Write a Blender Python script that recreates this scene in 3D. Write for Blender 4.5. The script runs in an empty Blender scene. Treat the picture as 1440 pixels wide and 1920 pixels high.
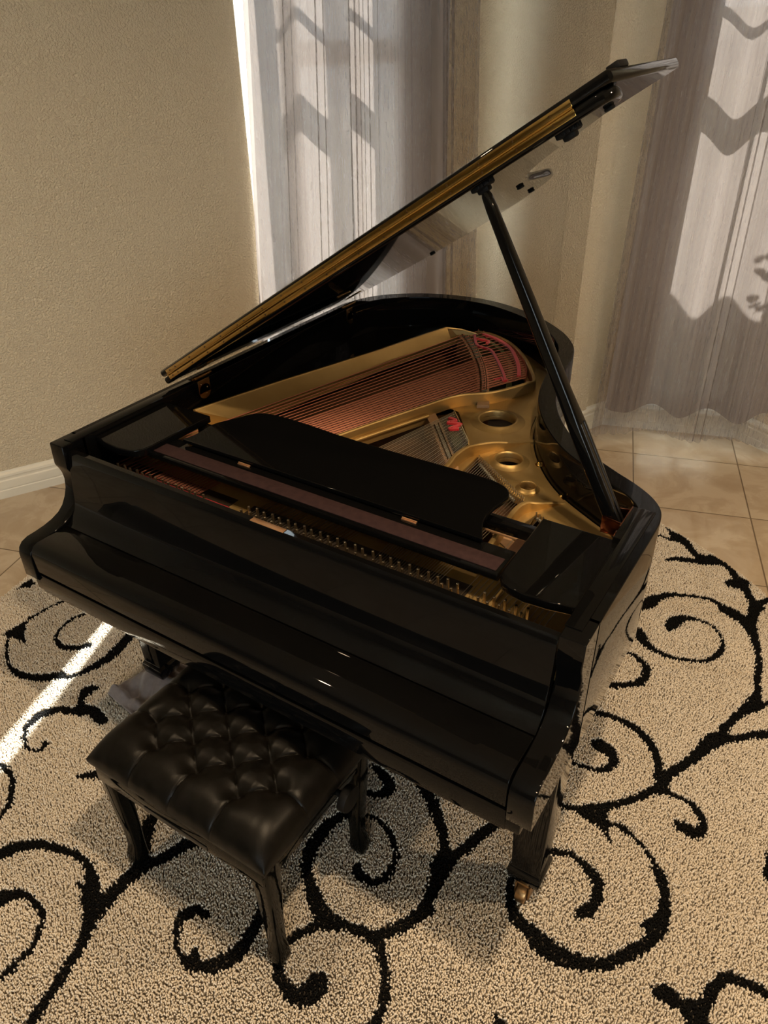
import bpy, bmesh, math, random
import numpy as np
from mathutils import Vector, Matrix

random.seed(7)
rng = np.random.default_rng(7)
SC = bpy.context.scene
COL = SC.collection
PI = math.pi

# ------------------------------------------------------------------ helpers
def tag(o, label=None, cat=None, group=None, kind=None):
    if label: o['label'] = label
    if cat: o['category'] = cat
    if group: o['group'] = group
    if kind: o['kind'] = kind
    return o

def empty(name, loc=(0, 0, 0), rz=0.0, label=None, cat=None, group=None):
    o = bpy.data.objects.new(name, None)
    o.empty_display_size = 0.1
    COL.objects.link(o)
    o.location = loc
    o.rotation_euler = (0, 0, rz)
    return tag(o, label, cat, group)

def link(name, me, mat=None, parent=None, smooth=True, angle=35):
    if mat is not None:
        me.materials.clear()
        me.materials.append(mat)
    if smooth:
        me.shade_smooth()
        me.set_sharp_from_angle(angle=math.radians(angle))
    o = bpy.data.objects.new(name, me)
    COL.objects.link(o)
    if parent is not None:
        o.parent = parent
    return o

class MB:
    """collects shapes of one part in one bmesh"""
    def __init__(self):
        self.bm = bmesh.new()
    def box(self, c, s, rot=None, bev=0.0, seg=2):
        t = bmesh.new()
        bmesh.ops.create_cube(t, size=1.0)
        bmesh.ops.scale(t, vec=Vector(s), verts=t.verts)
        if bev > 0:
            bmesh.ops.bevel(t, geom=list(t.edges), offset=bev, segments=seg, affect='EDGES', profile=0.5)
        M = Matrix.Translation(Vector(c))
        if rot is not None:
            M = M @ rot.to_4x4()
        self._add(t, M)
        return self
    def _add(self, t, M):
        bmesh.ops.transform(t, matrix=M, verts=t.verts)
        me = bpy.data.meshes.new('tmp')
        t.to_mesh(me); t.free()
        self.bm.from_mesh(me)
        bpy.data.meshes.remove(me)
    def cyl(self, p0, p1, r0, r1=None, seg=16, bev=0.0):
        r1 = r0 if r1 is None else r1
        p0 = Vector(p0); p1 = Vector(p1)
        d = p1 - p0
        t = bmesh.new()
        bmesh.ops.create_cone(t, cap_ends=True, segments=seg, radius1=r0, radius2=r1, depth=d.length)
        if bev > 0:
            es = [e for e in t.edges if abs(e.verts[0].co.z - e.verts[1].co.z) < 1e-6]
            bmesh.ops.bevel(t, geom=es, offset=bev, segments=2, affect='EDGES', profile=0.5)
        q = Vector((0, 0, 1)).rotation_difference(d.normalized())
        self._add(t, Matrix.Translation((p0 + p1) / 2) @ q.to_matrix().to_4x4())
        return self
    def sphere(self, c, r, sc=(1, 1, 1), u=14, v=8):
        t = bmesh.new()
        bmesh.ops.create_uvsphere(t, u_segments=u, v_segments=v, radius=r)
        self._add(t, Matrix.Translation(Vector(c)) @ Matrix.Diagonal((*sc, 1)))
        return self
    def lathe(self, prof, c=(0, 0, 0), seg=32, rot=None, closed=False):
        """prof: (r, z) points turned about z"""
        t = bmesh.new()
        rings = []
        for r, z in prof:
            rings.append([t.verts.new((r * math.cos(2 * PI * k / seg), r * math.sin(2 * PI * k / seg), z)) for k in range(seg)])
        n = len(rings)
        for i in range(n if closed else n - 1):
            a, b = rings[i], rings[(i + 1) % n]
            for k in range(seg):
                t.faces.new((a[k], a[(k + 1) % seg], b[(k + 1) % seg], b[k]))
        M = Matrix.Translation(Vector(c))
        if rot is not None: M = M @ rot.to_4x4()
        self._add(t, M)
        return self
    def loft(self, rings, cap=True):
        t = bmesh.new()
        vs = [[t.verts.new(p) for p in ring] for ring in rings]
        m = len(rings[0])
        for a, b in zip(vs[:-1], vs[1:]):
            for k in range(m):
                t.faces.new((a[k], a[(k + 1) % m], b[(k + 1) % m], b[k]))
        if cap:
            t.faces.new(vs[0][::-1]); t.faces.new(vs[-1])
        bmesh.ops.recalc_face_normals(t, faces=t.faces)
        self._add(t, Matrix.Identity(4))
        return self
    def mesh(self, me, M=None):
        t = bmesh.new(); t.from_mesh(me)
        self._add(t, M or Matrix.Identity(4))
        return self
    def build(self, name, mat, parent=None, smooth=True, angle=35):
        me = bpy.data.meshes.new(name)
        bmesh.ops.recalc_face_normals(self.bm, faces=self.bm.faces)
        self.bm.to_mesh(me); self.bm.free()
        return link(name, me, mat, parent, smooth, angle)

def area(l):
    return 0.5 * sum(l[i][0] * l[(i + 1) % len(l)][1] - l[(i + 1) % len(l)][0] * l[i][1] for i in range(len(l)))

def flat(loops, z0, z1, bev=0.0, M=None):
    """filled outline (first loop) with holes (other loops), extruded z0..z1, bevelled edges -> mesh"""
    cu = bpy.data.curves.new('tmpc', 'CURVE')
    cu.dimensions = '2D'; cu.fill_mode = 'BOTH'
    cu.extrude = max((z1 - z0) / 2 - bev, 1e-5)
    cu.bevel_depth = bev; cu.bevel_resolution = 2
    cu.offset = -bev
    for i, l in enumerate(loops):
        if (area(l) > 0) == (i > 0):
            l = l[::-1]
        sp = cu.splines.new('POLY')
        sp.points.add(len(l) - 1)
        for k, p in enumerate(l):
            sp.points[k].co = (p[0], p[1], 0, 1)
        sp.use_cyclic_u = True
    ob = bpy.data.objects.new('tmpc', cu)
    COL.objects.link(ob)
    bpy.context.view_layer.update()
    dg = bpy.context.evaluated_depsgraph_get()
    me = bpy.data.meshes.new_from_object(ob.evaluated_get(dg))
    bpy.data.objects.remove(ob); bpy.data.curves.remove(cu)
    T = Matrix.Translation((0, 0, (z0 + z1) / 2))
    me.transform((M @ T) if M is not None else T)
    return me

def sheet(loops, z0, z1, bev):
    """like flat(), for outlines with many holes"""
    from mathutils.geometry import tessellate_polygon
    V_, F_ = [], []
    def inset(l, d, sgn):
        m = len(l); out = []
        for i in range(m):
            a, b, c = Vector(l[i - 1]), Vector(l[i]), Vector(l[(i + 1) % m])
            e0 = (b - a).normalized(); e1 = (c - b).normalized()
            n0 = Vector((-e0.y, e0.x)); n1 = Vector((-e1.y, e1.x))
            q = n0 + n1
            q = q.normalized() if q.length > 1e-6 else n0
            out.append(tuple(b + q * (sgn * d / max(q.dot(n1), .5))))
        return out
    L0, L1 = [], []
    for i, l in enumerate(loops):
        l = list(l)
        if (area(l) > 0) == (i > 0): l = l[::-1]
        L0.append(l); L1.append(inset(l, bev, 1))
    tops, bots = [], []
    for a, b in zip(L0, L1):
        k = len(V_); m = len(a)
        V_ += [(p[0], p[1], z0) for p in a] + [(p[0], p[1], z1 - bev) for p in a]
        V_ += [(p[0] * .7 + q[0] * .3, p[1] * .7 + q[1] * .3, z1 - bev * .3) for p, q in zip(a, b)] + [(q[0], q[1], z1) for q in b]
        for r in range(3):
            for i in range(m):
                j = (i + 1) % m
                F_.append((k + r * m + i, k + r * m + j, k + (r + 1) * m + j, k + (r + 1) * m + i))
        bots += list(range(k, k + m)); tops += list(range(k + 3 * m, k + 4 * m))
    for idx, LL, z in ((tops, L1, z1), (bots, L0, z0)):
        for t in tessellate_polygon([[Vector((p[0], p[1], 0)) for p in l] for l in LL]):
            F_.append(tuple(idx[i] for i in t))
    me = bpy.data.meshes.new('sheet'); me.from_pydata(V_, [], F_)
    b_ = bmesh.new(); b_.from_mesh(me); bmesh.ops.recalc_face_normals(b_, faces=b_.faces); b_.to_mesh(me); b_.free()
    return me

# plane (y, z) extruded along x
MYZ = Matrix(((0, 0, 1, 0), (1, 0, 0, 0), (0, 1, 0, 0), (0, 0, 0, 1)))
MXZ = Matrix(((1, 0, 0, 0), (0, 0, -1, 0), (0, 1, 0, 0), (0, 0, 0, 1)))   # local x->x, y->z, z->-y

def spline(pts, n=6, closed=False):
    P = [np.array(p, float) for p in pts]
    out = []
    m = len(P)
    for i in range(m if closed else m - 1):
        p0 = P[i - 1] if (closed or i > 0) else 2 * P[0] - P[1]
        p1 = P[i]; p2 = P[(i + 1) % m]
        p3 = P[(i + 2) % m] if (closed or i + 2 < m) else 2 * P[-1] - P[-2]
        for k in range(n):
            t = k / n
            out.append(tuple(0.5 * ((2 * p1) + (-p0 + p2) * t + (2 * p0 - 5 * p1 + 4 * p2 - p3) * t * t + (-p0 + 3 * p1 - 3 * p2 + p3) * t ** 3)))
    if not closed:
        out.append(tuple(P[-1]))
    return out

def offset(pts, d):
    """offset an open polyline to its right side by d"""
    P = np.array(pts, float)
    T = np.gradient(P, axis=0)
    T /= np.linalg.norm(T, axis=1)[:, None]
    N = np.c_[T[:, 1], -T[:, 0]]
    return [tuple(v) for v in P + N * d]

def tube_mesh(paths, r, seg=6):
    """round bars along straight lines or polylines"""
    mb = MB()
    for pth in paths:
        for a, b in zip(pth[:-1], pth[1:]):
            mb.cyl(a, b, r, seg=seg)
    return mb

# ------------------------------------------------------------------ materials
def mat(name, col=(0.8, 0.8, 0.8), rough=0.5, metal=0.0, **kw):
    m = bpy.data.materials.new(name); m.use_nodes = True
    b = m.node_tree.nodes['Principled BSDF']
    b.inputs['Base Color'].default_value = (*col, 1)
    b.inputs['Roughness'].default_value = rough
    b.inputs['Metallic'].default_value = metal
    for k, v in kw.items():
        b.inputs[k].default_value = v
    return m
def N(m, t): return m.node_tree.nodes.new(t)
def L(m, a, b): m.node_tree.links.new(a, b)
def B(m): return m.node_tree.nodes['Principled BSDF']

def noisy(m, c1, c2, scale, detail=3, rough=None, bump=0.0, bscale=None, stretch=None, dist=0.002):
    tc = N(m, 'ShaderNodeTexCoord'); src = tc.outputs['Object']
    if stretch:
        mp = N(m, 'ShaderNodeMapping'); mp.inputs['Scale'].default_value = stretch
        L(m, src, mp.inputs['Vector']); src = mp.outputs[0]
    n = N(m, 'ShaderNodeTexNoise'); n.inputs['Scale'].default_value = scale; n.inputs['Detail'].default_value = detail
    L(m, src, n.inputs['Vector'])
    r = N(m, 'ShaderNodeValToRGB')
    r.color_ramp.elements[0].color = (*c1, 1); r.color_ramp.elements[1].color = (*c2, 1)
    r.color_ramp.elements[0].position = 0.3; r.color_ramp.elements[1].position = 0.7
    L(m, n.outputs['Fac'], r.inputs[0]); L(m, r.outputs[0], B(m).inputs['Base Color'])
    if bump:
        n2 = N(m, 'ShaderNodeTexNoise'); n2.inputs['Scale'].default_value = bscale or scale; n2.inputs['Detail'].default_value = 4
        L(m, src, n2.inputs['Vector'])
        bp = N(m, 'ShaderNodeBump'); bp.inputs['Strength'].default_value = bump; bp.inputs['Distance'].default_value = dist
        L(m, n2.outputs['Fac'], bp.inputs['Height']); L(m, bp.outputs[0], B(m).inputs['Normal'])
    return m

M_lacquer = mat('black_lacquer', (0.0025, 0.0025, 0.0025), 0.028, 0, **{'Specular IOR Level': 0.17})
M_satin = mat('satin_black', (0.006, 0.006, 0.006), 0.28)
M_gold = noisy(mat('plate_gold', rough=0.42, metal=0.8), (0.50, 0.34, 0.13), (0.58, 0.40, 0.165), 9, bump=0.10, bscale=260, dist=0.0006)
M_brass = noisy(mat('hinge_brass', rough=0.15, metal=1.0), (0.44, 0.27, 0.075), (0.52, 0.33, 0.10), 14)
M_castbrass = mat('caster_bronze', (0.36, 0.21, 0.09), 0.34, 0.9)
M_oldbrass = mat('antique_brass', (0.27, 0.165, 0.07), 0.30, 1.0)
M_copper = mat('copper_winding', (0.55, 0.22, 0.15), 0.36, 0.9)
M_cupcopper = mat('copper_bracket', (0.30, 0.11, 0.055), 0.2, 1.0)
M_steel = mat('string_steel', (0.66, 0.62, 0.54), 0.28, 1.0)
M_pin = mat('pin_steel', (0.60, 0.53, 0.42), 0.25, 1.0)
M_redfelt = mat('red_felt', (0.48, 0.008, 0.018), 0.95, **{'Sheen Weight': 0.4})
M_darkred = mat('dark_red_felt', (0.22, 0.01, 0.015), 0.95)
M_greenfelt = mat('green_felt', (0.10, 0.11, 0.045), 0.95)
M_grayfelt = mat('gray_bridge_felt', (0.15, 0.14, 0.11), 0.8)
M_soundboard = noisy(mat('soundboard_wood', rough=0.35), (0.085, 0.044, 0.024), (0.155, 0.080, 0.042), 6, stretch=(1, 14, 14))
M_bridge = noisy(mat('bridge_wood', rough=0.5), (0.30, 0.17, 0.09), (0.42, 0.26, 0.14), 20)
M_innerwood = noisy(mat('inner_wood', rough=0.5), (0.10, 0.045, 0.016), (0.16, 0.075, 0.03), 14, stretch=(1, 8, 8))
M_strip = noisy(mat('plum_leather', rough=0.85, **{'Specular IOR Level': 0.12}), (0.020, 0.010, 0.011), (0.032, 0.017, 0.017), 60, bump=0.2, bscale=500)
M_olive = mat('olive_cloth', (0.10, 0.098, 0.052), 0.9)
M_rubber = mat('black_rubber', (0.003, 0.003, 0.003), 0.6, 0, **{'Specular IOR Level': 0.15})
M_plaque = mat('plaque_brass', (0.62, 0.36, 0.20), 0.35, 0.9)
M_screw = mat('screw_dark', (0.12, 0.07, 0.03), 0.35, 1.0)
M_leather = noisy(mat('black_leather', rough=0.35, **{'Specular IOR Level': 0.13}), (0.003, 0.0027, 0.002), (0.006, 0.005, 0.004), 30, bump=0.25, bscale=520, dist=0.0008)
M_benchwood = mat('bench_lacquer', (0.003, 0.0028, 0.002), 0.05, 0, **{'Specular IOR Level': 0.13})
M_button = mat('button_leather', (0.004, 0.0035, 0.003), 0.6, 0, **{'Specular IOR Level': 0.15})
M_runner = mat('runner_wood', (0.035, 0.016, 0.007), 0.5)
M_cloth = noisy(mat('grey_cloth', rough=0.95, **{'Sheen Weight': 0.3}), (0.17, 0.135, 0.125), (0.22, 0.18, 0.165), 60, bump=0.3, bscale=700)
M_pinshade = mat('pin_shade_dark', (0.018, 0.012, 0.007), 0.45)
M_white = noisy(mat('trim_paint', rough=0.38), (0.66, 0.62, 0.52), (0.69, 0.65, 0.55), 4)
M_frame = mat('window_frame_paint', (0.72, 0.71, 0.68), 0.45)

# plaster with a hand-trowelled orange-peel relief
M_wall = mat('textured_plaster', (0.68, 0.58, 0.42), 0.62)
tc = N(M_wall, 'ShaderNodeTexCoord')
n1 = N(M_wall, 'ShaderNodeTexNoise'); n1.inputs['Scale'].default_value = 120; n1.inputs['Detail'].default_value = 3; n1.inputs['Roughness'].default_value = 0.55
L(M_wall, tc.outputs['Object'], n1.inputs['Vector'])
rp = N(M_wall, 'ShaderNodeValToRGB'); rp.color_ramp.elements[0].position = 0.38; rp.color_ramp.elements[1].position = 0.66
L(M_wall, n1.outputs['Fac'], rp.inputs[0])
bp = N(M_wall, 'ShaderNodeBump'); bp.inputs['Strength'].default_value = 0.9; bp.inputs['Distance'].default_value = 0.006
L(M_wall, rp.outputs[0], bp.inputs['Height']); L(M_wall, bp.outputs[0], B(M_wall).inputs['Normal'])
M_ceil = mat('ceiling_paint', (0.62, 0.58, 0.50), 0.8)

# travertine-look porcelain tiles, 508 mm
TILE = 0.5081
M_tile = mat('travertine_tile', rough=0.22)
tc = N(M_tile, 'ShaderNodeTexCoord')
br = N(M_tile, 'ShaderNodeTexBrick'); br.offset = 0.0; br.squash = 1.0
br.inputs['Scale'].default_value = 1.0
br.inputs['Brick Width'].default_value = TILE; br.inputs['Row Height'].default_value = TILE
br.inputs['Mortar Size'].default_value = 0.0032; br.inputs['Mortar Smooth'].default_value = 0.1
br.inputs['Color1'].default_value = (0.0, 0, 0, 1); br.inputs['Color2'].default_value = (1, 1, 1, 1)
L(M_tile, tc.outputs['Object'], br.inputs['Vector'])
sc = N(M_tile, 'ShaderNodeVectorMath'); sc.operation = 'SCALE'; sc.inputs['Scale'].default_value = 7.0
L(M_tile, br.outputs['Color'], sc.inputs[0])
ad = N(M_tile, 'ShaderNodeVectorMath'); ad.operation = 'ADD'
L(M_tile, tc.outputs['Object'], ad.inputs[0]); L(M_tile, sc.outputs[0], ad.inputs[1])
nz = N(M_tile, 'ShaderNodeTexNoise'); nz.inputs['Scale'].default_value = 5.0; nz.inputs['Detail'].default_value = 8; nz.inputs['Roughness'].default_value = 0.62; nz.inputs['Distortion'].default_value = 0.7
L(M_tile, ad.outputs[0], nz.inputs['Vector'])
cr = N(M_tile, 'ShaderNodeValToRGB')
e = cr.color_ramp.elements
e[0].position = 0.30; e[0].color = (0.42, 0.325, 0.225, 1)
e[1].position = 0.72; e[1].color = (0.56, 0.475, 0.36, 1)
e2_ = e.new(0.5); e2_.color = (0.49, 0.395, 0.285, 1)
e3_ = e.new(0.56); e3_.color = (0.54, 0.445, 0.33, 1)
L(M_tile, nz.outputs['Fac'], cr.inputs[0])
mx = N(M_tile, 'ShaderNodeMix'); mx.data_type = 'RGBA'
L(M_tile, br.outputs['Fac'], mx.inputs['Factor']); L(M_tile, cr.outputs[0], mx.inputs['A'])
mx.inputs['B'].default_value = (0.17, 0.125, 0.08, 1)
L(M_tile, mx.outputs['Result'], B(M_tile).inputs['Base Color'])
bp = N(M_tile, 'ShaderNodeBump'); bp.invert = True; bp.inputs['Strength'].default_value = 0.6; bp.inputs['Distance'].default_value = 0.002
L(M_tile, br.outputs['Fac'], bp.inputs['Height']); L(M_tile, bp.outputs[0], B(M_tile).inputs['Normal'])

# glass: clear pane that lets sunlight straight through
M_glass = bpy.data.materials.new('window_glass'); M_glass.use_nodes = True
nt = M_glass.node_tree; nt.nodes.clear()
o_ = nt.nodes.new('ShaderNodeOutputMaterial'); mxs = nt.nodes.new('ShaderNodeMixShader')
t_ = nt.nodes.new('ShaderNodeBsdfTransparent'); g_ = nt.nodes.new('ShaderNodeBsdfGlossy'); f_ = nt.nodes.new('ShaderNodeMath'); lw_ = nt.nodes.new('ShaderNodeLayerWeight'); pw_ = nt.nodes.new('ShaderNodeMath'); pw_.operation = 'POWER'; pw_.inputs[1].default_value = 4.0; nt.links.new(lw_.outputs['Facing'], pw_.inputs[0]); f_.operation = 'MULTIPLY_ADD'; f_.inputs[1].default_value = 0.7; f_.inputs[2].default_value = 0.04; nt.links.new(pw_.outputs[0], f_.inputs[0])
t_.inputs[0].default_value = (0.95, 0.97, 0.96, 1); g_.inputs['Roughness'].default_value = 0.01
nt.links.new(f_.outputs[0], mxs.inputs[0]); nt.links.new(t_.outputs[0], mxs.inputs[1]); nt.links.new(g_.outputs[0], mxs.inputs[2]); nt.links.new(mxs.outputs[0], o_.inputs[0])

def fabric(name, diff, trans, open_frac, tw, weave=1400):
    m = bpy.data.materials.new(name); m.use_nodes = True
    nt = m.node_tree; nt.nodes.clear()
    o = nt.nodes.new('ShaderNodeOutputMaterial')
    d = nt.nodes.new('ShaderNodeBsdfDiffuse'); d.inputs[0].default_value = (*diff, 1)
    t = nt.nodes.new('ShaderNodeBsdfTranslucent'); t.inputs[0].default_value = (*trans, 1)
    m1 = nt.nodes.new('ShaderNodeMixShader'); m1.inputs[0].default_value = tw
    nt.links.new(d.outputs[0], m1.inputs[1]); nt.links.new(t.outputs[0], m1.inputs[2])
    tr = nt.nodes.new('ShaderNodeBsdfTransparent')
    m2 = nt.nodes.new('ShaderNodeMixShader'); m2.inputs[0].default_value = open_frac
    nt.links.new(m1.outputs[0], m2.inputs[1]); nt.links.new(tr.outputs[0], m2.inputs[2])
    # slubby thread variation
    tc = nt.nodes.new('ShaderNodeTexCoord'); mp = nt.nodes.new('ShaderNodeMapping'); mp.inputs['Scale'].default_value = (160, 160, 22)
    nz = nt.nodes.new('ShaderNodeTexNoise'); nz.inputs['Scale'].default_value = 1.0; nz.inputs['Detail'].default_value = 4
    nt.links.new(tc.outputs['Object'], mp.inputs[0]); nt.links.new(mp.outputs[0], nz.inputs['Vector'])
    ma = nt.nodes.new('ShaderNodeMath'); ma.operation = 'MULTIPLY_ADD'; ma.inputs[1].default_value = 0.22; ma.inputs[2].default_value = open_frac - 0.11
    ma.use_clamp = True
    nt.links.new(nz.outputs['Fac'], ma.inputs[0])
    if open_frac > 0.02:
        nt.links.new(ma.outputs[0], m2.inputs[0])
    nt.links.new(m2.outputs[0], o.inputs[0])
    return m
M_lining = fabric('lining_fabric', (0.46, 0.40, 0.37), (0.135, 0.115, 0.105), 0.015, 0.55)
M_sheer = fabric('voile_fabric', (0.50, 0.455, 0.455), (0.27, 0.25, 0.25), 0.54, 0.5)
SKY = 10.5; SUN = 50.0; EXPO = -0.08
LAMPS = [(1.75, -.12, 36), (.12, -.30, 17), (3.0, 1.0, 36), (1.75, -1.9, 5)]
RUG_STROKES=[[-606,262,6,-601,285,3,-600,311,3,-595,347,3,-584,380,3,-563,412,4,-532,437,4],[-578,147,3,-540,115,2,-499,86,1,-461,66,3,-411,54,7,-356,56,11,-319,71,14,-284,93,15,-256,121,16,-227,128,8,-206,149,5,-196,179,9,-183,226,14,-178,281,18,-187,329,18,-198,374,17,-224,424,14,-253,465,11,-303,495,8],[-448,383,5,-461,352,5,-461,312,3,-452,278,3,-425,242,3,-381,223,6,-346,228,10,-314,248,11,-293,277,11,-287,286,3],[-96,147,9,-112,129,17,-107,104,12,-86,78,7,-56,66,13],[39,65,14,-21,73,19,-49,59,19,-82,38,12,-121,22,12,-143,-7,14,-158,-36,14,-152,-68,9,-140,-97,6,-117,-118,2,-86,-133,3,-55,-134,2,-37,-125,3,-32,-110,7,-41,-95,5,-50,-97,3],[-111,-234,8,-83,-223,6,-58,-220,6,-34,-224,4,-5,-238,4,25,-262,4,52,-287,5,64,-309,5,70,-328,5,69,-346,5],[150,-121,2,162,-111,5,175,-100,8,214,-77,12,257,-80,10,296,-92,4],[431,-74,2,446,-104,14,467,-146,18,497,-186,19,515,-211,19],[699,-62,7,654,-72,7,621,-89,7,598,-106,8,586,-133,10,570,-166,12,550,-196,14,535,-219,20,531,-246,19,527,-278,17,526,-322,19,522,-357,25,528,-381,21,543,-407,14,561,-439,10,572,-466,10,579,-502,10,590,-535,9,597,-569,10,604,-599,10,609,-624,9,615,-649,8],[173,-426,16,180,-404,16,189,-382,16,211,-351,13,234,-335,13,273,-316,10,314,-304,8,352,-295,7,387,-294,7,420,-301,8,449,-318,13,466,-336,19,495,-356,23],[428,-346,2,447,-343,5,467,-340,7],[285,-497,22,293,-481,21,304,-462,14,328,-444,9,357,-439,7,388,-442,6,415,-447,4,432,-460,3,445,-480,5,458,-495,2,468,-517,5,469,-541,5,468,-569,6,465,-591,6,459,-610,6],[570,-149,10,579,-119,10,613,-91,8,656,-67,7,712,-57,6,759,-59,8,807,-65,9,845,-88,9,872,-122,9,889,-160,10,901,-201,13,905,-239,14,897,-274,16,878,-303,16,861,-322,11,834,-330,10,809,-334,9,789,-332,3,762,-319,1,741,-296,5,727,-268,10,735,-242,11,751,-227,8,772,-229,10],[813,-311,4,820,-323,12,824,-332,16],[1025,82,11,1041,71,12,1071,69,8,1093,78,7,1104,104,8,1105,138,6,1092,169,5,1072,194,4,1045,216,5,1010,233,3,972,235,3,943,224,3,913,206,5,894,180,13,885,141,16,883,94,16,889,54,15,907,16,13,937,-13,12,970,-37,16,1002,-57,17,1036,-73,22],[1044,-76,21,1022,-106,9,1004,-133,8,994,-162,7,992,-194,9,1005,-220,11,1028,-244,10,1057,-254,11,1084,-255,16,1106,-237,23,1113,-216,25,1109,-203,20],[1044,-76,20,1078,-62,11,1115,-53,10,1149,-49,13,1175,-48,13,1202,-72,9,1227,-94,7,1246,-120,7,1262,-152,8,1270,-187,8,1268,-216,7,1257,-246,6],[1156,-50,13,1181,-24,13,1205,12,12,1225,46,13,1240,83,15],[1216,27,12,1226,63,11,1229,103,11,1225,146,14,1220,183,19,1214,218,26,1229,255,13,1245,297,12,1258,346,12,1270,377,11,1285,416,10,1309,469,10],[1213,221,21,1194,258,11,1165,297,11,1129,335,14,1091,367,15,1055,394,14,1014,412,11],[889,380,9,922,370,12,957,355,14,962,321,13,942,300,8,911,295,5],[1396,312,2,1387,288,3,1386,270,4,1395,242,7,1415,209,10,1444,184,13,1482,174,15,1516,160,21,1555,155,21,1590,159,19,1625,171,13,1664,195,12,1692,228,11,1712,260,10],[1691,240,9,1715,264,13,1740,310,10,1748,351,16,1748,395,13,1740,435,10,1724,472,11,1706,498,9,1686,517,4,1664,538,2,1637,555,3,1610,568,5,1585,576,8,1563,574,4],[1415,384,3,1430,392,5,1452,407,7,1479,421,6,1506,422,5,1532,415,8,1553,406,12,1578,385,12,1591,356,11,1593,327,11,1586,302,13,1575,286,12,1564,271,2],[1386,532,3,1402,542,4,1465,582,4,1527,624,9,1555,653,8,1582,686,9,1608,725,10,1635,764,17],[1339,919,7,1380,941,8,1414,952,9,1467,953,10,1512,942,10,1550,920,11],[1500,948,9,1542,928,9,1579,891,8,1602,855,9,1618,815,12,1634,784,20],[1633,804,14,1655,846,12,1679,900,12,1700,952,14,1719,1012,22,1741,1048,24,1771,1062,13,1808,1094,11,1837,1120,12,1862,1139,12,1896,1164,12],[1743,1084,13,1747,1106,9,1755,1139,9,1778,1197,13,1798,1251,19,1800,1320,8,1789,1357,7,1780,1442,9,1764,1508,8,1738,1582,13,1715,1629,17,1709,1701,16,1710,1773,20,1731,1820,10,1748,1854,9],[1801,1236,19,1822,1256,9,1838,1276,6,1863,1304,6],[1714,1770,24,1688,1799,15,1663,1842,14,1635,1885,21,1606,1922,16,1576,1961,13,1537,1991,22,1504,1995,30,1469,1980,25,1416,2008,12,1370,2056,20,1329,2081,25,1303,2101,10,1274,2128,4],[1633,1896,28,1607,1870,27,1583,1871,7],[1514,1981,17,1469,1953,16,1421,1937,15,1372,1920,13,1337,1892,4],[1713,1639,24,1685,1664,22,1646,1684,24,1615,1692,21,1587,1714,9,1549,1723,8,1502,1713,6,1458,1694,6,1419,1674,12,1386,1638,17,1365,1600,22,1357,1566,23,1330,1532,17],[1241,2049,5,1268,2051,5,1304,2048,6,1338,2050,9],[1466,1470,9,1470,1510,22,1479,1542,19,1503,1567,12,1536,1577,7,1571,1577,4,1603,1565,3,1629,1534,3,1647,1495,3,1652,1449,7,1640,1403,8,1615,1368,7,1576,1346,5,1530,1330,6,1486,1326,9,1450,1333,10,1415,1351,16,1386,1379,21,1372,1396,21],[1366,1266,4,1385,1269,5,1413,1262,6,1442,1242,10,1459,1215,11,1462,1176,12,1451,1142,12,1420,1114,10,1389,1092,11,1358,1084,10,1326,1078,10],[1422,815,13,1433,821,21,1458,816,19,1480,800,13,1490,771,9,1476,742,7,1456,727,5,1424,719,4,1395,714,4,1362,719,6,1332,729,6],[1651,756,9,1683,759,5,1720,757,6,1747,739,7,1769,715,6,1771,686,10,1757,665,16,1730,667,17,1712,666,9],[1784,195,5,1798,203,16,1820,205,16,1844,200,12,1866,196,19,1881,207,16,1891,240,11,1895,272,10,1907,301,9,1924,321,11,1952,327,10,1980,330,10,2004,330,10,2033,327,10],[1874,207,20,1882,188,23,1896,139,24],[1939,705,3,1946,659,8,1952,630,6],[1494,-47,2,1510,-56,7,1532,-68,12]]
RUG_PATCHES=[[-619,144,-614,178,-607,231,-598,266,-583,231,-546,196,-489,163,-535,160,-576,149,-601,148],[-807,344,-814,379,-818,416,-772,410,-764,387,-788,361],[1400,546,1438,563,1477,587,1524,631,1540,627,1532,610,1538,583,1567,573,1553,560,1556,542,1575,509,1544,532,1507,545,1467,550,1428,551],[1706,329,1715,354,1730,373,1749,376,1752,339,1738,311,1724,326],[1612,812,1626,829,1654,831,1664,831,1645,785,1660,760,1623,741,1616,754,1622,784],[417,-318,451,-307,502,-337,523,-310,545,-357,531,-392,484,-372,462,-348],[836,-332,825,-309,841,-316,847,-325]]
# ------------------------------------------------------------------ room
TH = math.radians(17.8)
def uv(u, v): return (math.cos(TH) * u - math.sin(TH) * v, math.sin(TH) * u + math.cos(TH) * v)
D45 = (math.cos(TH + PI / 4), math.sin(TH + PI / 4))          # along the left wall
N45 = (-D45[1], D45[0])
def sn(s, n): return (D45[0] * s + N45[0] * n, D45[1] * s + N45[1] * n)
H = 3.10
WL0, K, Cc = sn(-11.0, 1.700), sn(2.690, 1.700), (0.548, 2.742)
Dd, Ee = uv(1.556, 2.668), uv(2.262, 2.668)
DR = (math.cos(TH - PI / 4), math.sin(TH - PI / 4))
F_ = (Ee[0] + DR[0] * 5.0, Ee[1] + DR[1] * 5.0)
G_ = (F_[0] - D45[0] * 13.0, F_[1] - D45[1] * 13.0)
ROOM = [WL0, K, Cc, Dd, Ee, F_, G_]

def frame_of(P0, P1):
    t = Vector((P1[0] - P0[0], P1[1] - P0[1], 0)); ln = t.length; t.normalize()
    n = Vector((-t.y, t.x, 0))                                 # outward: room lies to the right of t
    M = Matrix(((t.x, n.x, 0, P0[0]), (t.y, n.y, 0, P0[1]), (0, 0, 1, 0), (0, 0, 0, 1)))
    return M, ln

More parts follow.
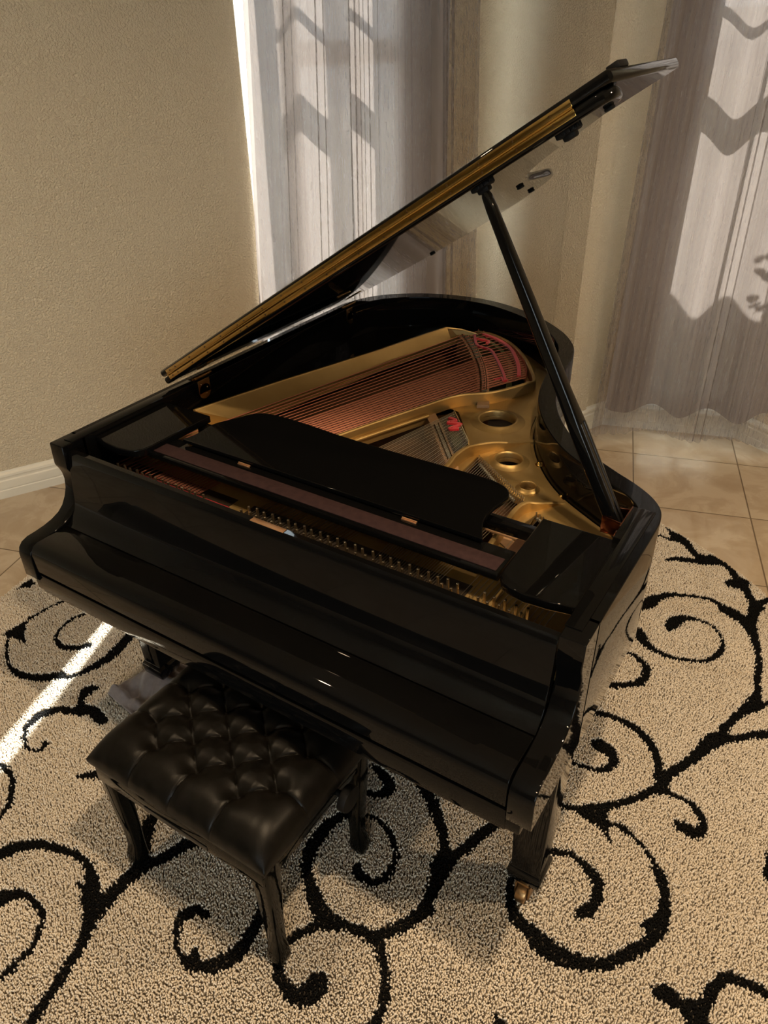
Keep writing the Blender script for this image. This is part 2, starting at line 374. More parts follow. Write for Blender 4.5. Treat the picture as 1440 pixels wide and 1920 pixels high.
def wall(name, P0, P1, opening=None, T=0.15):
    M, ln = frame_of(P0, P1)
    mb = MB()
    def blk(a0, a1, z0, z1):
        t = bmesh.new(); bmesh.ops.create_cube(t, size=1)
        bmesh.ops.transform(t, matrix=Matrix.Translation(((a0 + a1) / 2, T / 2, (z0 + z1) / 2)) @ Matrix.Diagonal((a1 - a0, T, z1 - z0, 1)), verts=t.verts)
        mb._add(t, M)
    if opening is None:
        blk(0, ln, 0, H)
    else:
        a, b, zb, zt = opening
        blk(0, a, 0, H); blk(b, ln, 0, H); blk(a, b, 0, zb); blk(a, b, zt, H)
    return tag(mb.build(name, M_wall, smooth=False), kind='structure')

W1 = (11.0 + 1.418, 11.0 + 2.30, 0.42, 2.92)                    # opening in the left wall (along, along, sill, head)
W2 = (0.145, 0.690, 0.13, 2.88)
wall('wall_left', WL0, K, W1)
wall('wall_back', K, Cc)
wall('wall_return', Cc, Dd)
wall('wall_bay', Dd, Ee, W2)
wall('wall_right', Ee, F_)
W3 = (4.3, 7.3, 0.55, 2.5)
wall('wall_side', F_, G_, W3)
wall('wall_rear', G_, WL0)

def baseboard(name, i):
    P0, P1 = ROOM[i], ROOM[(i + 1) % 7]
    Pm, Pn = ROOM[i - 1], ROOM[(i + 2) % 7]
    prof = [(0, 0), (.017, 0), (.017, .040), (.0145, .0435), (.0145, .047), (.017, .050), (.016, .088), (.012, .094), (.0125, .103), (.0155, .110), (.014, .120), (.006, .130), (.003, .137), (0, .137)]
    def nrm(A, Bp):
        t = Vector((Bp[0] - A[0], Bp[1] - A[1])).normalized(); return Vector((t.y, -t.x))
    n0, n1, n2 = nrm(Pm, P0), nrm(P0, P1), nrm(P1, Pn)
    def mit(na, nb):
        b = (na + nb).normalized(); return b / max(b.dot(nb), 0.3)
    m0, m1 = mit(n0, n1), mit(n1, n2)
    t = bmesh.new()
    A = [t.verts.new((P0[0] + m0.x * d, P0[1] + m0.y * d, z)) for d, z in prof]
    Bv = [t.verts.new((P1[0] + m1.x * d, P1[1] + m1.y * d, z)) for d, z in prof]
    for k in range(len(prof) - 1):
        t.faces.new((A[k], A[k + 1], Bv[k + 1], Bv[k]))
    t.faces.new(A[::-1]); t.faces.new(Bv)
    mb = MB(); mb._add(t, Matrix.Identity(4))
    tag(mb.build(name, M_white, smooth=False), kind='structure')
for i, nm in enumerate(['left', 'back', 'return', 'bay', 'right', 'side', 'rear']):
    baseboard('baseboard_' + nm, i)

# floor: laid in the tile grid's own axes so the joints run as they do in the room
def grow(poly, d):
    out = []
    m = len(poly)
    for i in range(m):
        a, b, c = Vector(poly[i - 1]), Vector(poly[i]), Vector(poly[(i + 1) % m])
        n0 = Vector((-(b - a).y, (b - a).x)).normalized(); n1 = Vector((-(c - b).y, (c - b).x)).normalized()
        q = (n0 + n1).normalized(); q = q / max(q.dot(n1), .3)
        out.append(tuple(b + q * d))
    return out
big = grow(ROOM, 0.14)
FM = Matrix.Rotation(TH, 4, 'Z') @ Matrix.Translation((1.7297, 1.8411 + TILE - TILE, 0))
me = flat([big], -0.10, 0.0)
me.transform(FM.inverted())
fl = tag(link('floor', me, M_tile, smooth=False), kind='structure'); fl.matrix_world = FM
tag(link('ceiling', flat([big], H, H + 0.1), M_ceil, smooth=False), kind='structure')

# windows: white frame, bars, clear panes
def window(name, P0, P1, op, cols, rail, bars, depth=0.045):
    M, ln = frame_of(P0, P1)
    a, b, zb, zt = op
    root = MB()
    def blk(mb, a0, a1, z0, z1, d0, d1, bev=0.003):
        t = bmesh.new(); bmesh.ops.create_cube(t, size=1)
        bmesh.ops.scale(t, vec=(a1 - a0, d1 - d0, z1 - z0), verts=t.verts)
        bmesh.ops.bevel(t, geom=list(t.edges), offset=bev, segments=1, affect='EDGES')
        bmesh.ops.translate(t, vec=((a0 + a1) / 2, (d0 + d1) / 2, (z0 + z1) / 2), verts=t.verts)
        mb._add(t, M)
    d0, d1 = depth, depth + 0.05
    edges = [a] + [x for c in cols for x in c] + [b]
    for k in range(0, len(edges), 2):
        blk(root, edges[k], edges[k + 1], zb, zt, d0, d1)
    blk(root, a, b, zb, zb + 0.05, d0 + .001, d1 - .001); blk(root, a, b, zt - 0.05, zt, d0 + .001, d1 - .001)
    fr = tag(root.build(name, M_frame, smooth=False), kind='structure')
    mb = MB()
    blk(mb, cols[1][0] if len(cols) > 2 else cols[0][0], cols[-1][1], rail[0], rail[1], d0 + .004, d1 - .004)
    mb.build('meeting_rail', M_frame, fr, smooth=False)
    for z in bars:
        mb = MB(); blk(mb, cols[1][0] if len(cols) > 2 else cols[0][0], cols[-1][1], z - .011, z + .011, d0 + .014, d1 - .014, .002)
        mb.build('muntin', M_frame, fr, smooth=False)
    for c in cols:
        mb = MB(); blk(mb, c[0], c[1], zb + .05, zt - .05, d0 + .022, d0 + .026, .0005)
        mb.build('pane', M_glass, fr, smooth=False)
    mb = MB(); blk(mb, a - .0, b + .0, zb - .001, zb + .012, 0.0, depth, .003)
    mb.build('sill', M_frame, fr, smooth=False)
    return fr
window('window_1', WL0, K, W1, [(11 + 1.440, 11 + 1.64), (11 + 1.725, 11 + 2.005), (11 + 2.05, 11 + 2.255)], (1.735, 1.835), [2.17])
window('window_2', Dd, Ee, W2, [(0.225, 0.425), (0.443, 0.65)], (1.72, 1.82), [2.14])

window('window_3', F_, G_, W3, [(4.37, 5.30), (5.35, 6.25), (6.30, 7.23)], (1.56, 1.62), [])

# outside the glass: paving and an unseen wall, added so its top edge cuts the sunlight off the lower curtains
t = bmesh.new(); bmesh.ops.create_grid(t, x_segments=1, y_segments=1, size=18)
mb = MB(); mb._add(t, Matrix.Translation((0, 0, -0.14)))
M_pave = mat('pale_paving', (0.62, 0.60, 0.56), 0.85)
tag(mb.build('ground_outside', M_pave, smooth=False), kind='structure')
p0 = uv(0.9, 3.62); p1 = uv(4.4, 3.62)
M_gw, ln = frame_of(p0, p1)
mb = MB(); t = bmesh.new(); bmesh.ops.create_cube(t, size=1)
bmesh.ops.transform(t, matrix=Matrix.Translation((ln / 2, .06, .90)) @ Matrix.Diagonal((ln, .12, 2.08, 1)), verts=t.verts)
mb._add(t, M_gw)
tag(mb.build('wall_sun_block', mat('sun_block_stucco', (0.75, 0.72, 0.66), 0.85), smooth=False), kind='structure')

# a leafy shrub beyond the bay window: its leaves throw the dappled shade on the voile
M_leaf = mat('green_leaf', (0.06, 0.12, 0.03), 0.6); M_bark = mat('grey_bark', (0.12, 0.09, 0.06), 0.9)
bx_, by_ = uv(2.30, 3.15)
shrub = empty('leafy_shrub', (bx_, by_, -0.14), label='slender leafy shrub outside the right bay window, behind the curtains', cat='shrub')
mb = MB(); ml = MB()
for q in range(5):
    p0 = Vector((rng.uniform(-.03, .03), rng.uniform(-.03, .03), 0)); p1 = Vector((rng.uniform(-.14, .06), rng.uniform(-.10, .10), rng.uniform(1.9, 2.45)))
    pm = (p0 + p1) / 2 + Vector((rng.uniform(-.04, .04), 0, 0))
    mb.cyl(p0, pm, .009, .007, seg=6); mb.cyl(pm, p1, .007, .003, seg=6)
    for w_ in range(26):
        c = p0.lerp(p1, rng.uniform(.55, 1.0)) + Vector((rng.normal(0, .05), rng.normal(0, .05), rng.normal(0, .03)))
        R_ = Matrix.Rotation(rng.uniform(0, 6.28), 3, 'Z') @ Matrix.Rotation(rng.uniform(-1.2, 1.2), 3, 'X') @ Matrix.Rotation(rng.uniform(-1, 1), 3, 'Y')
        t = bmesh.new(); bmesh.ops.create_uvsphere(t, u_segments=8, v_segments=5, radius=1)
        ml._add(t, Matrix.Translation(c) @ R_.to_4x4() @ Matrix.Diagonal((.034, .013, .0015, 1)))
mb.build('stem', M_bark, shrub); ml.build('foliage', M_leaf, shrub)['kind'] = 'stuff'

# ------------------------------------------------------------------ curtains
def curtain(name, frame, a_top, a_bot, z0, z1, depth, amp, per, phase, mat_, fine=0.0, nx=260, nz=26, hem=0.0, seed=1, edge_in=0.0, pleat=0.0, edge_out=0.0):
    """frame maps (along, outward, z); pleats as real folds, fanned from the heading to the hem"""
    r = np.random.default_rng(seed)
    pl_ = [(r.uniform(9, 30), r.uniform(0, 6.28), r.uniform(.4, 1)) for _ in range(3)]
    fx = [(r.uniform(24, 90), r.uniform(0, 6.28), r.uniform(.3, 1)) for _ in range(9)]
    verts = []
    for j in range(nz + 1):
        tz = j / nz; z = z1 + (z0 - z1) * tz
        for i in range(nx + 1):
            q = i / nx
            a = (a_top[0] + (a_bot[0] - a_top[0]) * tz) * (1 - q) + (a_top[1] + (a_bot[1] - a_top[1]) * tz) * q
            am = a_bot[0] * (1 - q) + a_bot[1] * q
            d = depth - amp * math.cos(2 * PI * (am - phase) / per + 0.5 * math.sin(2.2 * am + seed)) * (0.75 + 0.35 * tz)
            f = sum(w * math.sin(k * am + ph + 0.6 * math.sin(3 * tz + k)) for k, ph, w in fx) / 3.0
            d += fine * f * (0.55 + 0.6 * tz)
            if pleat:
                # narrow pleats that double back over themselves
                w_ = sum(pw * math.sin(pk * am + pp) for pk, pp, pw in pl_)
                g = 2 * PI * am / pleat + 3.2 * w_ + .25 * math.sin(2.5 * tz + 3 * am)
                am_p = 0.30 + 0.75 * abs(math.sin(11.3 * am + seed + 1.5 * math.sin(5 * am)) * math.sin(17.1 * am + 1.7 * seed))
                a += pleat * .25 * am_p * math.sin(g)
                d += pleat * .22 * am_p * math.sin(2 * g + .7) + .3 * pleat * am_p * math.cos(g)
            d = d * (1 - edge_in * math.exp(-(q / .07) ** 2) + edge_out * math.exp(-((1 - q) / .12) ** 2))
            zz = z + (hem * math.sin(2 * PI * (am - phase) / per + 0.6) if j == nz else 0)
            verts.append(tuple(frame @ Vector((a, -d, zz))))
    faces = []
    for j in range(nz):
        for i in range(nx):
            k = j * (nx + 1) + i
            faces.append((k, k + 1, k + nx + 2, k + nx + 1))
    me = bpy.data.meshes.new(name); me.from_pydata(verts, [], faces)
    me.shade_smooth()
    me.materials.append(mat_)
    o = bpy.data.objects.new(name, me); COL.objects.link(o)
    return o
FL, _ = frame_of(WL0, K)
FB, _ = frame_of(Dd, Ee)
o = curtain('lining_curtain', FL, (11 + 1.50, 11 + 2.38), (11 + 1.36, 11 + 2.43), 0.16, 2.95, 0.115, 0.036, 0.30, 11 + 1.585, M_lining, fine=0.004, seed=3, hem=.01, edge_in=.76, edge_out=1.0)
tag(o, 'inner beige curtain with broad folds behind the voile at the left window', 'curtain', None)
o = curtain('sheer_curtain', FL, (11 + 1.52, 11 + 2.41), (11 + 1.35, 11 + 2.53), 0.10, 2.95, 0.175, 0.012, 0.43, 11 + 1.60, M_sheer, fine=0.005, nx=900, nz=22, seed=5, edge_in=.66, pleat=.046, edge_out=.8)
tag(o, 'sheer white voile curtain at the left window behind the raised piano lid', 'curtain', None)
o = curtain('lining_curtain', FB, (0.03, 0.74), (-0.0, 0.80), 0.185, 2.95, 0.165, 0.040, 0.27, 0.225, M_lining, fine=0.004, seed=8, hem=.022, edge_in=-.45)
tag(o, 'inner beige curtain with wavy hem under the voile at the right window', 'curtain', None)
o = curtain('sheer_curtain', FB, (0.02, 0.77), (-0.05, 0.86), 0.085, 2.95, 0.245, 0.014, 0.38, 0.2, M_sheer, fine=0.006, nx=900, nz=22, seed=11, hem=.012, pleat=.046, edge_in=-.30)
tag(o, 'sheer white voile curtain reaching almost to the floor in the right bay', 'curtain', None)
for fr, a, b, lab in ((FL, 11 + 1.25, 11 + 2.60, 'white curtain rod above the left window'), (FB, -0.02, 0.86, 'white curtain rod above the right bay window')):
    mb = MB()
    for dd in (0.115, 0.175) if fr is FL else (0.165, 0.245):
        mb.cyl(fr @ Vector((a, -dd, 2.955)), fr @ Vector((b, -dd, 2.955)), 0.012)
    for x in (a + .03, b - .03):
        mb.cyl(fr @ Vector((x, -.0, 2.955)), fr @ Vector((x, -.18 if fr is FL else -.25, 2.955)), 0.007)
    tag(mb.build('curtain_rod', M_frame), lab, 'curtain rod')
# ------------------------------------------------------------------ rug
RC, RR = (0.703, 0.682), 1.568
rug = MB()
t = bmesh.new(); bmesh.ops.create_cone(t, cap_ends=True, segments=160, radius1=RR, radius2=RR, depth=0.012)
rug._add(t, Matrix.Translation((RC[0], RC[1], 0.0062)))
M_back = mat('rug_backing', (0.13, 0.11, 0.088), 0.95)
rugo = rug.build('area_rug', M_back, smooth=False)
tag(rugo, 'round cream shag rug with black scrolling vine pattern under the piano', 'rug')

sp = 0.0047
gx = np.arange(-RR, RR, sp)
X, Y = np.meshgrid(gx, gx)
X = X + (np.arange(X.shape[0])[:, None] % 2) * sp / 2
X = X.ravel(); Y = Y.ravel()
X += rng.uniform(-.42, .42, X.size) * sp; Y += rng.uniform(-.42, .42, Y.size) * sp
k = X * X + Y * Y < (RR - .004) ** 2
X = X[k] + RC[0]; Y = Y[k] + RC[1]
# the woven scroll pattern: signed distance to tapering strokes and leaf patches
wob = 0.0024
Px = X + rng.normal(0, wob, X.size); Py = Y + rng.normal(0, wob, X.size)
sd = np.full(X.size, 9.0)
for s in RUG_STROKES:
    pts = np.array(s, float).reshape(-1, 3) / 1000
    xy = np.array(spline([tuple(p) for p in pts], 4))
    xy[:, 2] = np.maximum(xy[:, 2], 0.0028)
    lo = xy[:, :2].min(0) - .08; hi = xy[:, :2].max(0) + .08
    idx = np.where((Px > lo[0]) & (Px < hi[0]) & (Py > lo[1]) & (Py < hi[1]))[0]
    qx, qy = Px[idx], Py[idx]; best = sd[idx]
    for a, b in zip(xy[:-1], xy[1:]):
        d = b[:2] - a[:2]; l2 = (d ** 2).sum() + 1e-12
        tt = np.clip(((qx - a[0]) * d[0] + (qy - a[1]) * d[1]) / l2, 0, 1)
        dist = np.hypot(qx - a[0] - tt * d[0], qy - a[1] - tt * d[1]) - (a[2] + tt * (b[2] - a[2]))
        best = np.minimum(best, dist)
    sd[idx] = best
for s in RUG_PATCHES:
    pg = np.array(s, float).reshape(-1, 2) / 1000
    ins = np.zeros(X.size, bool)
    for (x1, y1), (x2, y2) in zip(pg, np.roll(pg, -1, 0)):
        c = ((y1 > Py) != (y2 > Py)) & (Px < (x2 - x1) * (Py - y1) / (y2 - y1 + 1e-12) + x1)
        ins ^= c
    sd[ins] = np.minimum(sd[ins], -.01)
black = sd < .0042
n = X.size
hgt = np.where(black, rng.uniform(.0225, .0265, n), rng.uniform(.027, .0315, n))
zb = np.full(n, 0.011)
lean_a = rng.uniform(0, 2 * PI, n) * 1.0
bias = 0.9 * np.sin(X * 3.1 + 1.0) + 0.7 * np.cos(Y * 2.3)
lean_a = bias + rng.normal(0, 1.3, n)
lean = rng.uniform(.001, .0055, n)
rad = rng.uniform(.0026, .0035, n)
rad = np.where(black, rad * 1.3, rad)
rot0 = rng.uniform(0, 2 * PI, n)
lx, ly = np.cos(lean_a) * lean, np.sin(lean_a) * lean
V = np.zeros((n, 7, 3), np.float32)
for q in range(3):
    an = rot0 + q * 2 * PI / 3
    V[:, q, 0] = X + np.cos(an) * rad * .75; V[:, q, 1] = Y + np.sin(an) * rad * .75; V[:, q, 2] = zb
    an = an + 0.9
    V[:, 3 + q, 0] = X + lx * .62 + np.cos(an) * rad; V[:, 3 + q, 1] = Y + ly * .62 + np.sin(an) * rad; V[:, 3 + q, 2] = zb + (hgt - zb) * .72
V[:, 6, 0] = X + lx; V[:, 6, 1] = Y + ly; V[:, 6, 2] = hgt
base = (np.arange(n) * 7)[:, None]
quad = np.array([[0, 1, 4, 3], [1, 2, 5, 4], [2, 0, 3, 5]]); tri = np.array([[3, 4, 6], [4, 5, 6], [5, 3, 6]])
ql = (base[:, :, None] + quad[None]).reshape(-1); tl = (base[:, :, None] + tri[None]).reshape(-1)
me = bpy.data.meshes.new('pile')
me.vertices.add(n * 7); me.vertices.foreach_set('co', V.ravel())
me.loops.add(ql.size + tl.size); me.loops.foreach_set('vertex_index', np.concatenate([ql, tl]).astype(np.int32))
nf = ql.size // 4 + tl.size // 3
me.polygons.add(nf)
ls = np.concatenate([np.arange(ql.size // 4) * 4, ql.size + np.arange(tl.size // 3) * 3]).astype(np.int32)
me.polygons.foreach_set('loop_start', ls)
me.update(calc_edges=True)
me.polygons.foreach_set('use_smooth', np.ones(nf, bool))
at = me.attributes.new('yarn', 'FLOAT_VECTOR', 'POINT')
val = np.zeros((n, 7, 3), np.float32)
val[:, :, 0] = black[:, None]; val[:, :, 1] = rng.uniform(0, 1, n)[:, None]
val[:, 0:3, 2] = 0.0; val[:, 3:6, 2] = .8; val[:, 6, 2] = 1
at.data.foreach_set('vector', val.ravel())
M_pile = mat('wool_pile', rough=0.95, **{'Specular IOR Level': 0.15})
a_ = N(M_pile, 'ShaderNodeAttribute'); a_.attribute_name = 'yarn'
se = N(M_pile, 'ShaderNodeSeparateXYZ'); L(M_pile, a_.outputs['Vector'], se.inputs[0])
cr = N(M_pile, 'ShaderNodeValToRGB')
cr.color_ramp.elements[0].color = (0.60, 0.535, 0.44, 1); cr.color_ramp.elements[1].color = (0.72, 0.655, 0.56, 1)
L(M_pile, se.outputs['Y'], cr.inputs[0])
mx = N(M_pile, 'ShaderNodeMix'); mx.data_type = 'RGBA'
L(M_pile, se.outputs['X'], mx.inputs['Factor']); L(M_pile, cr.outputs[0], mx.inputs['A']); mx.inputs['B'].default_value = (0.0035, 0.0033, 0.003, 1)
L(M_pile, mx.outputs['Result'], B(M_pile).inputs['Base Color'])
me.materials.append(M_pile)
po = bpy.data.objects.new('pile', me); COL.objects.link(po); po.parent = rugo; po['kind'] = 'stuff'
# ------------------------------------------------------------------ grand piano
piano = empty('grand_piano', (0.75, 0.8, 0.0), label='polished black grand piano with its lid propped open over the gold plate', cat='piano')
PINV = Matrix.Translation((-0.75, -0.8, 0.0))
def part(mb_or_me, name, m, parent=None, **kw):
    """a part of the piano; geometry is modelled in room coordinates"""
    o = mb_or_me.build(name, m, None, **kw) if isinstance(mb_or_me, MB) else link(name, mb_or_me, m, None, **kw)
    if parent is None:
        o.data.transform(PINV); o.parent = piano
    else:
        o.data.transform(PINV); o.parent = parent
    return o
def prism_x(poly, x0, x1, bev=0.002):
    return flat([poly], x0, x1, bev, MYZ)

RIM = [(0, .24), (0, .6), (0, 1.0), (0.0, 1.40), (.008, 1.56), (.062, 1.695), (.183, 1.80), (.335, 1.857), (.51, 1.862), (.697, 1.795), (.844, 1.689), (.930, 1.585), (.975, 1.48), (.996, 1.365), (1.035, 1.19), (1.080, 1.078), (1.145, .975), (1.228, .885), (1.333, .815), (1.400, .776), (1.450, .738), (1.482, .698), (1.496, .655), (1.5, .60), (1.5, .42), (1.5, .24)]
rim_o = spline(RIM, 6)
rim_i = offset(rim_o, .052)
case = MB()
case.mesh(flat([rim_o + rim_i[::-1]], .645, .98, .0022))
CHEEK = [(.25, .98), (.176, .98), (.174, .978), (.172, .918), (.174, .911), (.180, .900), (.186, .883), (.188, .862), (.184, .836), (.174, .812), (.160, .791), (.143, .777), (.118, .767), (.09, .761), (.06, .758), (.036, .757), (.017, .751), (.005, .739), (.0, .722), (0, .652), (.005, .645), (.25, .645)]
for x0 in (0.0, 1.448):
    case.mesh(prism_x(CHEEK, x0, x0 + .052, .0022))
part(case, 'case', M_lacquer)
mb = MB()
mb.box((.75, .36, .626), (1.452, .70, .038), bev=.003)
part(mb, 'keybed', M_lacquer)
mb = MB(); mb.box((.75, .018, .637), (1.392, .024, .060), bev=.003)
part(mb, 'key_slip', M_lacquer)
for x in (.037, 1.463):
    mb = MB(); mb.box((x, .438, .9806), (.034, .465, .004), bev=.0012)
    part(mb, 'arm_cap', M_lacquer)
mb = MB(); mb.box((1.4455, .60, .94), (.035, .145, .0825), bev=.002)
part(mb, 'prop_block', M_lacquer)
# fallboard, closed over the keys
FB_ = [(.012, .677), (.0035, .681), (.003, .728), (.006, .744), (.015, .756), (.029, .7605), (.06, .7605), (.122, .7565), (.1235, .754), (.1235, .742), (.04, .742), (.024, .70), (.024, .677)]
part(prism_x(FB_, .0555, 1.4445, .0012), 'fallboard', M_lacquer)
NB_ = [(.1255, .745), (.1255, .7575), (.134, .763), (.148, .776), (.160, .794), (.1665, .815), (.170, .845), (.1765, .90), (.1815, .940), (.184, .954), (.190, .9615), (.204, .9615), (.208, .957), (.208, .90), (.195, .85), (.16, .77), (.15, .745)]
nb = part(prism_x(NB_, .0555, 1.4445, .0008), 'name_board', M_lacquer)
mb = MB(); mb.box((.742, .1955, .9622), (.098, .0155, .0016), bev=.0006)
for x in (.704, .780): mb.cyl((x, .1955, .9628), (x, .1955, .9636), .0022, seg=10)
part(mb, 'plaque', M_plaque, nb)

# ---- iron plate
inner = offset(rim_o, .0545)
inner = [p for p in inner if p[1] > .30]
outer_loop = [(.0545, .205)] + inner + [(1.4455, .205)]
BASS = [(.13, .46), (.172, .712), (.235, .975), (.312, 1.345), (.378, 1.587), (.420, 1.752), (.447, 1.806), (.539, 1.783), (.638, 1.728), (.722, 1.637), (.785, 1.53), (.835, 1.45), (.850, 1.395), (.792, 1.27), (.705, 1.185), (.651, 1.06), (.549, .79), (.44, .46)]
MID = [(.475, .46), (.568, .79), (.668, 1.045), (.702, 1.14), (.737, 1.132), (.856, .975), (.870, .94), (.878, .85), (.886, .76), (.885, .46)]
TR1 = [(.925, .46), (.922, .902), (1.014, .831), (1.093, .764), (1.134, .750), (1.140, .66), (1.155, .46)]
TR2 = [(1.185, .46), (1.178, .66), (1.190, .712), (1.30, .655), (1.395, .60), (1.40, .46)]
HOLES = [((.871, 1.139), .0715), ((1.011, .922), .0485), ((1.117, .811), .0275)]
def circ(c, r, n=40): return [(c[0] + r * math.cos(2 * PI * k / n), c[1] + r * math.sin(2 * PI * k / n)) for k in range(n)]
rings = [circ(c, r * .80) for c, r in HOLES]
plate = part(sheet([outer_loop, BASS, MID, TR1, TR2] + rings, .836, .849, .0012), 'iron_plate', M_gold)
S2 = [(.44, .46), (.558, .789), (.660, 1.057), (.712, 1.173), (.798, 1.254), (.862, 1.385)]
GROOVE = [(.868, 1.585), (.925, 1.404), (.962, 1.227), (.984, 1.141), (1.019, 1.056), (1.073, .96), (1.124, .90), (1.193, .83), (1.296, .76), (1.396, .70), (1.425, .62)]
gro = spline(GROOVE, 5)
web = [(.10, .22), (1.435, .22)] + gro[::-1] + [(.80, 1.60), (.845, 1.48)] + S2[::-1][:-1] + [(.44, .44), (.10, .44)]
part(sheet([web, MID, TR1, TR2] + rings, .8485, .8575, .003), 'plate_web', M_gold, plate)
for c, r in HOLES:
    mb = MB()
    mb.lathe([(r * .77, .851), (r * .78, .862), (r * .80, .8665), (r * .85, .8680), (r * .90, .8665), (r * .95, .8640), (r * 1.08, .8605), (r * 1.22, .8572), (r * 1.22, .8510), (r * .77, .851)], (c[0], c[1], 0), 48)
    part(mb, 'sound_hole', M_gold, plate, angle=60)
# bass-side rib: a broad sloping face
st = [((.066, .641), (.172, .712)), ((.110, .80), (.203, .84)), ((.159, .967), (.235, .975)), ((.225, 1.17), (.272, 1.165)), ((.289, 1.374), (.312, 1.365)), ((.349, 1.597), (.375, 1.575)), ((.383, 1.695), (.408, 1.69)), ((.430, 1.730), (.434, 1.768)), ((.488, 1.752), (.462, 1.806))]
zt = [.902, .902, .902, .902, .902, .902, .904, .895, .880]
rg = []
for (a, b), z in zip(st, zt):
    rg.append([(a[0] - .009, a[1], .840), (a[0] - .009, a[1], z), (a[0] - .001, a[1], z + .001), (a[0] + .003, a[1], z - .003), (b[0] - .003, b[1], .864), (b[0], b[1], .862), (b[0], b[1], .840)])
mb = MB(); mb.loft(rg)
part(mb, 'bass_rib', M_gold, plate, angle=25)
def strut(name, path, ztop, w=.013):
    p = spline(path, 4); z = np.interp(np.linspace(0, 1, len(p)), np.linspace(0, 1, len(ztop)), ztop)
    lft = offset(p, -w / 2); rgt = offset(p, w / 2)
    rg = [[(l[0], l[1], .840), (l[0], l[1], zz - .003), (l[0] * .75 + r[0] * .25, l[1] * .75 + r[1] * .25, zz), (l[0] * .25 + r[0] * .75, l[1] * .25 + r[1] * .75, zz), (r[0], r[1], zz - .003), (r[0] * 1.0, r[1], .840)] for l, r, zz in zip(lft, rgt, z)]
    mb = MB(); mb.loft(rg)
    return part(mb, name, M_gold, plate, angle=40)
strut('plate_strut', S2 + [(.868, 1.42), (.848, 1.47), (.80, 1.545), (.735, 1.635), (.645, 1.728), (.545, 1.785), (.47, 1.795)], [.898, .898, .898, .898, .898, .895, .890, .886, .884, .882, .880, .878, .876])
strut('plate_strut', [(.885, .46), (.902, .73), (.894, .81), (.900, .885), (.938, .958), (.975, 1.010), (1.014, 1.07), (1.035, 1.10)], [.898, .898, .898, .896, .886, .872, .860, .856])
strut('plate_strut', [(1.165, .46), (1.150, .64), (1.158, .70), (1.180, .730), (1.211, .778), (1.235, .80)], [.892, .892, .890, .880, .864, .856])
mb = MB(); mb.cyl((.572, .795, .864), (.672, 1.045, .864), .0065, seg=12); mb.sphere((.672, 1.045, .864), .0065)
mb.cyl((.48, .50, .864), (.572, .795, .864), .0065, seg=12)
part(mb, 'plate_bead', M_gold, plate)
for x, y in [(.868, 1.569), (.954, 1.347), (1.009, 1.134), (1.087, .96), (1.207, .824), (1.377, .722)]:
    mb = MB(); mb.lathe([(0, .8500), (.011, .8500), (.0105, .8525), (.0075, .8545), (.0070, .858), (.0045, .861), (0, .862)], (x, y, 0), 16)
    part(mb, 'plate_bolt', M_brass, plate, angle=60)

part(flat([outer_loop], .772, .780, .0), 'soundboard', M_soundboard)
lo = [p for p in inner if p[0] < .40 and p[1] > .66]
ledge = [(.0545, .65)] + lo + [(.455, 1.80), (.440, 1.755), (.365, 1.70), (.335, 1.597), (.276, 1.374), (.146, .967), (.058, .66)]
part(flat([ledge], .849, .8525, .0), 'inner_ledge', M_lacquer)
def bridge(name, path, w, z0, z1, m):
    p = spline(path, 6); a = offset(p, -w / 2); b = offset(p, w / 2)
    return part(flat([a + b[::-1]], z0, z1, .0015), name, m)
part(flat([[(.455, 1.795), (.47, 1.74), (.56, 1.615), (.65, 1.485), (.715, 1.37), (.76, 1.27), (.80, 1.29), (.85, 1.40), (.80, 1.53), (.722, 1.64), (.64, 1.73), (.54, 1.785)]], .781, .786, .0), 'tail_cloth', M_olive)
bb = bridge('bass_bridge', [(.425, 1.745), (.475, 1.70), (.551, 1.607), (.642, 1.480), (.705, 1.37), (.748, 1.285), (.79, 1.2)], .040, .78, .868, M_bridge)
lb = bridge('long_bridge', [(.66, 1.08), (.722, 1.013), (.795, .925), (.861, .846), (.94, .745), (1.06, .64), (1.2, .54), (1.35, .475)], .034, .78, .860, M_bridge)

# pins, felts and red stringing braid
def strip(path, w, z0, z1, m, name, parent=plate):
    p = spline(path, 5); a = offset(p, -w / 2); b = offset(p, w / 2)
    return part(flat([a + b[::-1]], z0, z1, .0008), name, m, parent)
strip([(.445, 1.735), (.478, 1.70), (.553, 1.609), (.644, 1.481), (.707, 1.37), (.742, 1.295)], .024, .868, .8705, M_grayfelt, 'bridge_cap', bb)
strip([(.722, 1.013), (.795, .925), (.861, .846)], .018, .8595, .8615, M_grayfelt, 'bridge_cap', lb)
strip([(.500, 1.782), (.575, 1.755), (.655, 1.695), (.722, 1.605), (.768, 1.525), (.795, 1.465)], .013, .866, .875, M_redfelt, 'red_felt_braid')
strip([(.475, 1.765), (.535, 1.742), (.61, 1.69), (.685, 1.61), (.735, 1.53), (.765, 1.45)], .016, .80, .868, M_greenfelt, 'green_felt_strip')
strip([(.470, 1.765), (.535, 1.66), (.60, 1.64), (.66, 1.57), (.735, 1.465), (.772, 1.405)], .010, .868, .876, M_redfelt, 'red_felt_braid')
strip([(.735, 1.395), (.748, 1.425), (.765, 1.40), (.775, 1.42)], .007, .868, .875, M_redfelt, 'red_felt_braid')
strip([(.500, 1.72), (.556, 1.715), (.56, 1.69)], .008, .868, .877, M_redfelt, 'red_felt_braid')
strip([(.738, 1.066), (.765, 1.06), (.752, 1.035), (.79, 1.045), (.776, 1.00), (.80, 1.015)], .012, .862, .869, M_redfelt, 'red_felt_braid')
strip([(.735, 1.09), (.79, 1.00), (.852, .925)], .030, .846, .856, M_greenfelt, 'green_felt_strip')
